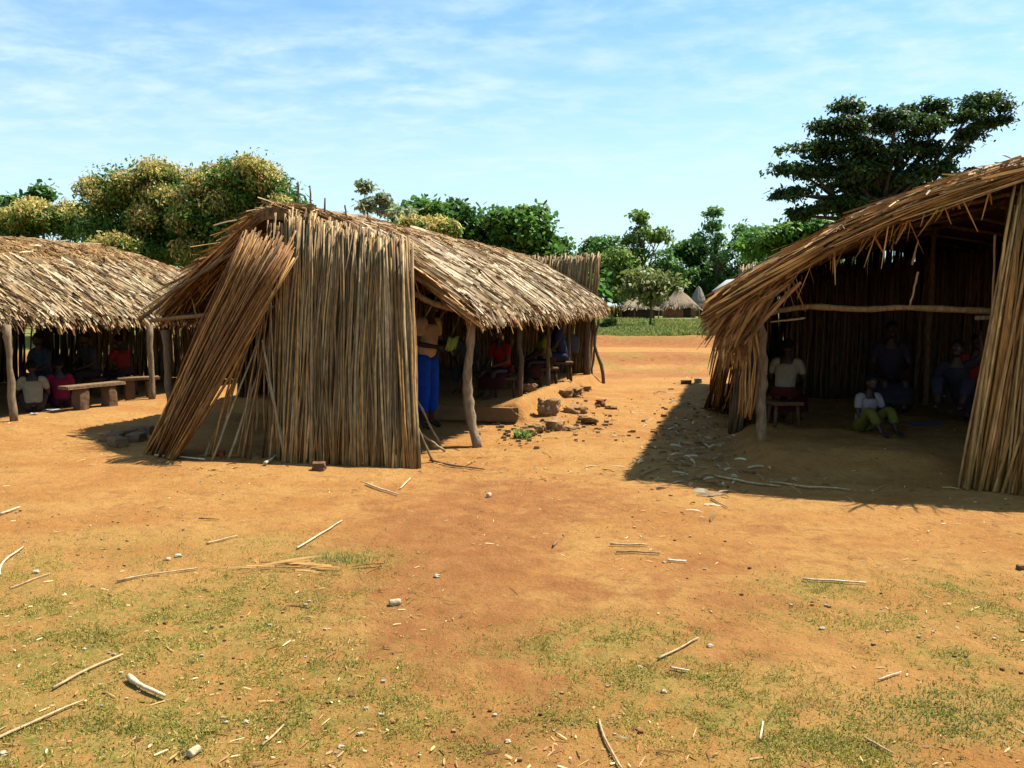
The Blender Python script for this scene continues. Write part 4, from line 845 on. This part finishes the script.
# ------------------------------------------------------------------ people
SK=(.050,.026,.015)
def skin_obj(joints,edges,name='tmp',sub=2):
    names=list(joints); me=bpy.data.meshes.new(name)
    me.from_pydata([joints[k][0] for k in names],[],[]) if False else None
    bm=bmesh.new(); vs={k:bm.verts.new(joints[k][0]) for k in names}
    for a,b in edges: bm.edges.new((vs[a],vs[b]))
    bm.to_mesh(me); bm.free(); o=bpy.data.objects.new(name,me); COL.objects.link(o)
    md=o.modifiers.new('s','SKIN'); 
    if not me.skin_vertices: 
        bpy.context.view_layer.objects.active=o
    lay=me.skin_vertices[0] if me.skin_vertices else None
    for i,k in enumerate(names):
        r=joints[k][1]; lay.data[i].radius=(r if np.ndim(r) else (r,r)); 
    lay.data[0].use_root=True
    s2=o.modifiers.new('u','SUBSURF'); s2.levels=sub; s2.render_levels=sub
    return o
def bake(objs,name,mat,col,parent,voxel=None):
    """evaluate, join into one mesh, optional voxel union"""
    dg=bpy.context.evaluated_depsgraph_get(); bm=bmesh.new()
    for o in objs:
        ev=o.evaluated_get(dg); m=bpy.data.meshes.new_from_object(ev); m.transform(o.matrix_world); bm.from_mesh(m); bpy.data.meshes.remove(m)
    for o in objs:
        d=o.data; bpy.data.objects.remove(o); bpy.data.meshes.remove(d)
    me=bpy.data.meshes.new(name); bm.to_mesh(me); bm.free(); o=bpy.data.objects.new(name,me); COL.objects.link(o)
    if voxel:
        r=o.modifiers.new('r','REMESH'); r.mode='VOXEL'; r.voxel_size=voxel; r.use_smooth_shade=True
        s_=o.modifiers.new('m','SMOOTH'); s_.iterations=2; s_.factor=.5
        bpy.context.view_layer.update(); dg=bpy.context.evaluated_depsgraph_get(); m=bpy.data.meshes.new_from_object(o.evaluated_get(dg)); preshaded=o.data; o.data=m; bpy.data.meshes.remove(preshaded); m.name=name; o.modifiers.clear()
    me=o.data
    for p_ in me.polygons: p_.use_smooth=True
    ca=me.color_attributes.new('col','FLOAT_COLOR','POINT'); ca.data.foreach_set('color',np.tile([*col,1.],(len(me.vertices),1)).astype(np.float32).ravel())
    me.materials.clear(); me.materials.append(mat)
    if parent is not None: o.parent=parent
    return o
def has_skin_test():
    me=bpy.data.meshes.new('q'); me.from_pydata([(0,0,0),(0,0,1)],[(0,1)],[]); o=bpy.data.objects.new('q',me); COL.objects.link(o); o.modifiers.new('s','SKIN'); ok=len(me.skin_vertices)>0
    bpy.data.objects.remove(o); return ok
ell_n=0
def ell(c,r,rot=None):
    bm=bmesh.new(); bmesh.ops.create_uvsphere(bm,u_segments=20,v_segments=14,radius=1); me=bpy.data.meshes.new('e'); 
    M_=Matrix.Translation(Vector(c))@(rot or Matrix.Identity(4))@Matrix.Diagonal((*r,1)); bmesh.ops.transform(bm,matrix=M_,verts=bm.verts); bm.to_mesh(me); bm.free(); o=bpy.data.objects.new('e',me); COL.objects.link(o); return o
def person(label,loc,yaw,pose,scale,shirt,lower,skirt=False,hold=None,group='pupils sitting in the shade',hair=(.012,.010,.009)):
    """local frame: +Y forward, +X the body's right-hand side on screen when it faces away; metres for a 1.72 m adult"""
    h=.92 if pose=='stand' else (.10 if pose=='floor' else .46)     # hip height
    J={}
    lean=.03 if pose=='stand' else .10
    hip=np.array([0,0,h]); 
    def at(x,y,z): return np.array([x,y,h+z])
    J['pelvis']=(at(0,0,.02),(.135,.10)); J['waist']=(at(0,lean*.3,.16),(.125,.09)); J['chest']=(at(0,lean,.36),(.155,.105)); J['upchest']=(at(0,lean,.47),(.13,.09)); J['neck']=(at(0,lean+.015,.545),(.052,.052)); J['headb']=(at(0,lean+.035,.60),(.055,.055))
    head=at(0,lean+.05,.69)
    for s_,n_ in ((1,'r'),(-1,'l')):
        J['sh'+n_]=(at(.175*s_,lean,.475),(.062,.058))
        if hold: el_=at(.24*s_,lean-.01,.19); wr=at(.12*s_,lean+.23,.15)
        elif pose=='stand': el_=at(.23*s_,lean-.02,.20); wr=at(.24*s_,lean+.08,-.03)
        elif pose=='raise' and s_==-1: el_=at(.30*s_,lean+.05,.60); wr=at(.27*s_,lean+.08,.84)
        else: el_=at(.24*s_,lean+.08,.20); wr=at(.12*s_,lean+.28,.12)
        J['el'+n_]=(el_,(.042,.042)); J['wr'+n_]=(wr,(.027,.024))
        hd=nrm((wr-el_)[None])[0]; J['pa'+n_]=(wr+hd*.05,(.034,.028))
        if pose=='stand': kn=at(.10*s_,.02,-.45); an=at(.10*s_,-.02,-.85); toe=at(.12*s_,.13,-.895)
        elif pose in('floor','raise'): kn=at(.19*s_,.36,.30); an=at(.13*s_,.58,-.03); toe=at(.14*s_,.72,-.06)
        else: kn=at(.13*s_,.42,.02); an=at(.12*s_,.44,-.38); toe=at(.13*s_,.58,-.425)
        J['hi'+n_]=(at(.09*s_,0,-.03),(.095,.095)); J['kn'+n_]=(kn,(.060,.060)); J['ca'+n_]=(kn*.7+an*.3+[0,-.015,0],(.056,.056)); J['an'+n_]=(an,(.036,.036)); J['to'+n_]=(toe,(.038,.026))
    E=[('pelvis','waist'),('waist','chest'),('chest','upchest'),('upchest','neck'),('neck','headb')]
    for n_ in 'rl': E+=[('upchest','sh'+n_),('sh'+n_,'el'+n_),('el'+n_,'wr'+n_),('wr'+n_,'pa'+n_),('pelvis','hi'+n_),('hi'+n_,'kn'+n_),('kn'+n_,'ca'+n_),('ca'+n_,'an'+n_),('an'+n_,'to'+n_)]
    root=empty('person',(0,0,0),label,'person',group)
    def chain(J_,names): return skin_obj({k:J_[k] for k in names},list(zip(names[:-1],names[1:])))
    body=[chain(J,['pelvis','waist','chest','upchest','neck','headb'])]
    for n_ in 'rl':
        J['in'+n_]=(J['upchest'][0]*.6+J['sh'+n_][0]*.4,(.07,.065)); J['pv'+n_]=(J['pelvis'][0]*.5+J['hi'+n_][0]*.5,(.10,.09))
        body+=[chain(J,['in'+n_,'sh'+n_,'el'+n_,'wr'+n_,'pa'+n_]),chain(J,['pv'+n_,'hi'+n_,'kn'+n_,'ca'+n_,'an'+n_,'to'+n_])]
    fz=[]
    for s_,n_ in ((1,'r'),(-1,'l')):
        pa=np.array(J['pa'+n_][0]); wr=np.array(J['wr'+n_][0]); f=nrm((pa-wr)[None])[0]; side=nrm(np.cross(f,[0,0,1.])[None]*1.)[0]; nn=np.cross(side,f)
        if hold: side=nrm((np.array([0,0,1.])-f*f[2])[None])[0]; nn=np.cross(side,f)*s_
        for i,(o_,L) in enumerate(((-.028,.062),(-.010,.074),(.009,.068),(.027,.054))):
            a=pa+side*o_+f*.015; b=a+f*L*.5+nn*-.006; c=b+f*L*.38-nn*.018
            body.append(skin_obj({'a':(a-f*.035,.011),'b':(b,.0085),'c':(c,.0072)},[('a','b'),('b','c')],sub=1))
        a=wr+f*.02-side*.022*s_; b=a+f*.035-side*.028*s_-nn*.01; c=b+f*.03-side*.004*s_-nn*.01
        body.append(skin_obj({'a':(a,.012),'b':(b,.010),'c':(c,.008)},[('a','b'),('b','c')],sub=1))
    body+= [ell(head,(.076,.095,.112)),ell(head+[0,.035,-.055],(.055,.062,.055)),ell(head+[0,.098,-.012],(.016,.020,.020)),ell(head+[0,.088,.004],(.010,.016,.030)),
            ell(head+[0,.086,-.050],(.026,.012,.008)),ell(head+[0,.086,-.063],(.023,.011,.008)),ell(head+[.078,0,-.005],(.012,.020,.032)),ell(head+[-.078,0,-.005],(.012,.020,.032)),ell(head+[0,.070,.028],(.055,.022,.012))]
    b=bake(body,'body',M_skin,SK,root,.0065 if hold else .008)
    for s_ in (-1,1):
        e=bake([ell(head+[.030*s_,.083,.012],(.013,.009,.008))],'eye',M_paper,(.55,.52,.48),root)
        e2=bake([ell(head+[.030*s_,.091,.012],(.006,.003,.006))],'pupil',M_paper,(.02,.01,.01),e)
    bake([ell(head+[0,-.014,.030],(.083,.094,.098))],'hair',M_cloth,hair,root)
    # clothes
    up={k:J[k] for k in ('waist','chest','upchest')}
    K=dict((k,(np.array(J[k][0]),tuple(np.array(J[k][1])*1.12+.012))) for k in ('pelvis','waist','chest','upchest','shr','shl'))
    K['pelvis']=(np.array(J['pelvis'][0])+[0,0,-.04],tuple(np.array(J['pelvis'][1])*1.08+.014))
    K['elr']=(J['shr'][0]*.25+J['elr'][0]*.75,(.066,.066)); K['ell']=(J['shl'][0]*.25+J['ell'][0]*.75,(.066,.066))
    for n_ in 'rl': K['in'+n_]=(K['upchest'][0]*.6+K['sh'+n_][0]*.4,(.085,.08)); K['sh'+n_]=(K['sh'+n_][0],(.076,.074)); K['el'+n_]=(K['el'+n_][0],(.060,.060))
    bake([chain(K,['pelvis','waist','chest','upchest'])]+[chain(K,['in'+n_,'sh'+n_,'el'+n_]) for n_ in 'rl'],'shirt',M_cloth,shirt,root,.010)
    if skirt:
        bm_=MB(); n=20; ang=np.arange(n)*2*math.pi/n
        rings=[]
        if pose=='stand': seq=[(at(0,0,.10),.15,.12),(at(0,.0,-.1),.2,.17),(at(0,0,-.45),.25,.22)]
        elif pose=='bench': seq=[(at(0,-.02,.12),.16,.13),(at(0,.02,-.02),.21,.17),(at(0,.22,-.02),.24,.22),(at(0,.34,-.12),.25,.21),(at(0,.36,-.28),.26,.2)]
        else: seq=[(at(0,-.02,.16),.16,.13),(at(0,.10,.22),.22,.20),(at(0,.24,.22),.27,.26),(at(0,.30,.06),.31,.30),(at(0,.28,-.09),.33,.34)]
        v=np.concatenate([np.stack([c[0]+a*np.cos(ang)*(1+.06*np.sin(ang*5)),c[1]+b_*np.sin(ang),c[2]+0*ang],1) for c,a,b_ in seq]); f=[(i*n+j,i*n+(j+1)%n,(i+1)*n+(j+1)%n,(i+1)*n+j) for i in range(len(seq)-1) for j in range(n)]
        bm_.add(v,f,lower); bm_.build('skirt',M_cloth,root,smooth=True)
    else:
        K={'pelvis':(J['pelvis'][0]+[0,0,.03],(.15,.115))}
        ed=[]
        for n_ in 'rl': 
            K['hi'+n_]=(J['hi'+n_][0],(.112,.112)); K['kn'+n_]=(J['kn'+n_][0],(.084,.084)); K['an'+n_]=(J['an'+n_][0]*.7+J['kn'+n_][0]*.3,(.072,.072)); ed+=[('pelvis','hi'+n_),('hi'+n_,'kn'+n_),('kn'+n_,'an'+n_)]
        for n_ in 'rl': K['pv'+n_]=(K['pelvis'][0]*.6+K['hi'+n_][0]*.4,(.12,.10))
        K['pw']=(K['pelvis'][0]+[0,0,.07],(.14,.105)); K['pd']=(K['pelvis'][0]-[0,0,.05],(.14,.11))
        bake([chain(K,['pw','pd'])]+[chain(K,['pv'+n_,'hi'+n_,'kn'+n_,'an'+n_]) for n_ in 'rl'],'trousers',M_cloth,lower,root,.010)
    if pose!='stand' and pose!='bench': pass
    root.location=[float(a) for a in loc]; root.rotation_euler=(0,0,yaw); root.scale=(scale,)*3
    return root
bpy.context.view_layer.update()
def seat_at(px,py,Y): p=P(px,py,Y); p[2]=zg(p); return p
yw=lambda d: math.atan2(-d[0],d[1])
man=person('man in beige shirt and blue trousers standing in the central hut, holding a booklet',(-1.10,10.35,zg((-1.10,10.35))),yw((.80,-.45)),'stand',1.0,(.80,.58,.40),(.016,.10,.70),hold=True,group=None)
# booklet held in both hands
R4=Matrix.Rotation(yw((.80,-.45)),4,'Z'); 
mb=MB(); 
for s_ in (-1,1):
    q=[(0,.335,.92+.09),(s_*.115,.365,.92+.12),(s_*.115,.42,.92+.29),(0,.39,.92+.26)]
    q=np.array([ (R4@Vector(a))[:] for a in q])+[-1.10,10.35,0]; nrm_=nrm(np.cross(q[1]-q[0],q[3]-q[0])[None])[0]*.006
    mb.add(np.concatenate([q+nrm_,q-nrm_]),[(0,1,2,3),(7,6,5,4),(0,4,5,1),(1,5,6,2),(2,6,7,3),(3,7,4,0)],(.30,.55,.14))
tag(mb.build('booklet',M_paper,top=True),'open light green booklet in the standing man\'s hands','booklet')
def sit(px,py,Y,d,pose,sc,shirt,low,skirt,label):
    p=seat_at(px,py,Y); return person(label,p,yw(d),pose,sc,shirt,low,skirt)
sit(505,390,12.2,(-.7,-.7),'bench',.85,(.34,.02,.015),(.07,.015,.02),True,'child in a red top sitting in the dark of the central hut')
sit(548,385,13.6,(-1,-.2),'bench',.85,(.34,.29,.02),(.08,.03,.03),True,'child in a yellow top sitting behind the second right post of the central hut')
sit(563,388,14.2,(-1,-.1),'bench',.95,(.05,.06,.12),(.04,.05,.10),False,'person in dark navy clothes sitting at the far right of the central hut')
sit(470,392,12.8,(-.3,-1),'bench',.85,(.10,.11,.11),(.05,.05,.06),False,'child in a grey top sitting deep in the central hut, left of the red one')
sit(862,433,8.9,(.3,-1),'floor',.72,(.42,.41,.46),(.20,.21,.04),False,'child in white top and yellow green trousers sitting on the floor of the right hut')
sit(955,420,8.9,(-.6,-.8),'raise',.82,(.04,.04,.06),(.05,.05,.08),False,'child in dark clothes raising one hand near the right reed wall')
sit(783,428,9.3,(.5,.8),'bench',.80,(.36,.32,.22),(.09,.015,.02),True,'child in a cream top seated behind the pale post of the right hut, back turned')
sit(885,415,10.6,(-.2,-1),'bench',.95,(.06,.05,.09),(.05,.05,.08),True,'person in dark clothes sitting at the back of the right hut')
sit(972,405,9.9,(-.4,-1),'bench',.85,(.40,.04,.03),(.05,.04,.06),True,'child in a red top at the back right of the right hut')
sit(34,408,11.9,(-.5,.8),'floor',.85,(.50,.44,.30),(.10,.06,.05),False,'child in a cream shirt sitting low beside the front post of the left shelter')
sit(62,404,12.4,(-.6,.7),'floor',.85,(.30,.02,.07),(.07,.02,.04),False,'child in a magenta top sitting right of the cream shirted one')
sit(48,400,13.3,(-.3,-1),'bench',.9,(.05,.08,.12),(.05,.06,.10),False,'person in a dull blue top sitting behind the two low children of the left shelter')
sit(126,395,14.2,(-.8,.3),'bench',.85,(.28,.03,.03),(.05,.03,.05),True,'child in a red top sitting far back under the left shelter')
sit(95,397,14.0,(-.5,-1),'bench',.9,(.08,.08,.08),(.06,.05,.05),False,'person in near black clothes sitting behind the plank bench')
# seats under the people so that nobody hovers
def stool(px,py,Y,sc,lab,col=(.20,.11,.055)):
    p=seat_at(px,py,Y); root=empty('stool',p,lab,'stool','low seats in the huts')
    h=.34*sc; mb=MB(); mb.blob(p+[0,0,h],(.36,.34,.04),col,5,.08); mb.build('seat',M_wood,root)
    for a in (-1,1):
        for b in (-1,1):
            mb=MB(); mb.tube([p+[a*.14,b*.13,0],p+[a*.12,b*.11,h]],.02,col,6); mb.build('leg',M_wood,root)
for a in ((505,390,12.2,.85,'low wooden stool under the child in the red top, central hut'),(548,385,13.6,.85,'low wooden stool under the child in yellow'),(563,388,14.2,.95,'low wooden stool under the person in navy'),(470,392,12.8,.85,'low wooden stool under the child in grey'),
          (783,428,9.3,.8,'brown stool under the cream topped child in the right hut'),(885,415,10.6,.95,'low stool under the dark clothed person, right hut'),(972,405,9.9,.85,'low stool under the child in red, right hut'),(48,400,13.3,.9,'low stool under the blue topped person, left shelter'),(126,395,14.2,.85,'low stool under the red topped child, left shelter'),(95,397,14.0,.9,'low stool under the person in near black')): stool(*a)
# clothes and papers
def paper(px,py,w_,h_,label,col=(.55,.62,.66),name='paper_sheet',cat='paper'):
    p=gpt(px,py); g_=np.linspace(-.5,.5,6); A_,B_=np.meshgrid(g_,g_); mb=MB(); k_=np.arange(5)[:,None]*6+np.arange(5)[None]
    v=np.stack([p[0]+A_*w_,p[1]+B_*h_,p[2]+.012+.02*vnoise(A_*3+px,B_*3,3)],-1); mb.add(np.concatenate([v.reshape(-1,3),v.reshape(-1,3)-[0,0,.004]]),np.concatenate([np.stack([k_,k_+1,k_+7,k_+6],-1).reshape(-1,4),np.stack([k_+6,k_+7,k_+1,k_],-1).reshape(-1,4)+36]),col); tag(mb.build(name,M_paper,top=True,smooth=True),label,cat)
paper(51,411,.20,.14,'pale blue paper on the floor of the left shelter, larger of the two'); paper(34,415,.10,.08,'small pale blue paper left of the larger one'); paper(86,408,.10,.2,'white scrap at the foot of the plank bench',(.6,.6,.58))
paper(930,424,.55,.35,'dull blue cloth spread on the right hut floor',(.28,.32,.42),'cloth','cloth')
def drape(px,py,Y,w_,h_,col,label,name='hanging_jacket',cat='jacket'):
    p=P(px,py,Y); mb=MB(); n=14; m=10; th=np.linspace(0,2*math.pi,n,endpoint=False)
    v=[]; 
    for j in range(m):
        f=j/(m-1); r=w_/2*(.25+.75*min(1,f*3.5))*(1-.15*f); v.append(np.stack([p[0]+np.cos(th)*r*(1+.12*np.sin(3*th+f*4)),p[1]+np.sin(th)*r*.35,np.full(n,p[2]-h_*f)+.02*np.sin(2*th)*f],1))
    v=np.concatenate(v); mb.add(v,[(j*n+i,j*n+(i+1)%n,(j+1)*n+(i+1)%n,(j+1)*n+i) for j in range(m-1) for i in range(n)],col); tag(mb.build(name,M_cloth,top=True,smooth=True),label,cat)
drape(751,347,8.75,.24,.36,(.05,.07,.11),'dark blue jacket hanging left of the pale post of the right hut')
drape(572,334,15.2,.30,.34,(.12,.125,.13),'grey cloth hanging under the far eave of the central hut','hanging_cloth','cloth')
# drop the helper property
for o in list(bpy.data.objects):
    if '_o' in o: del o['_o']
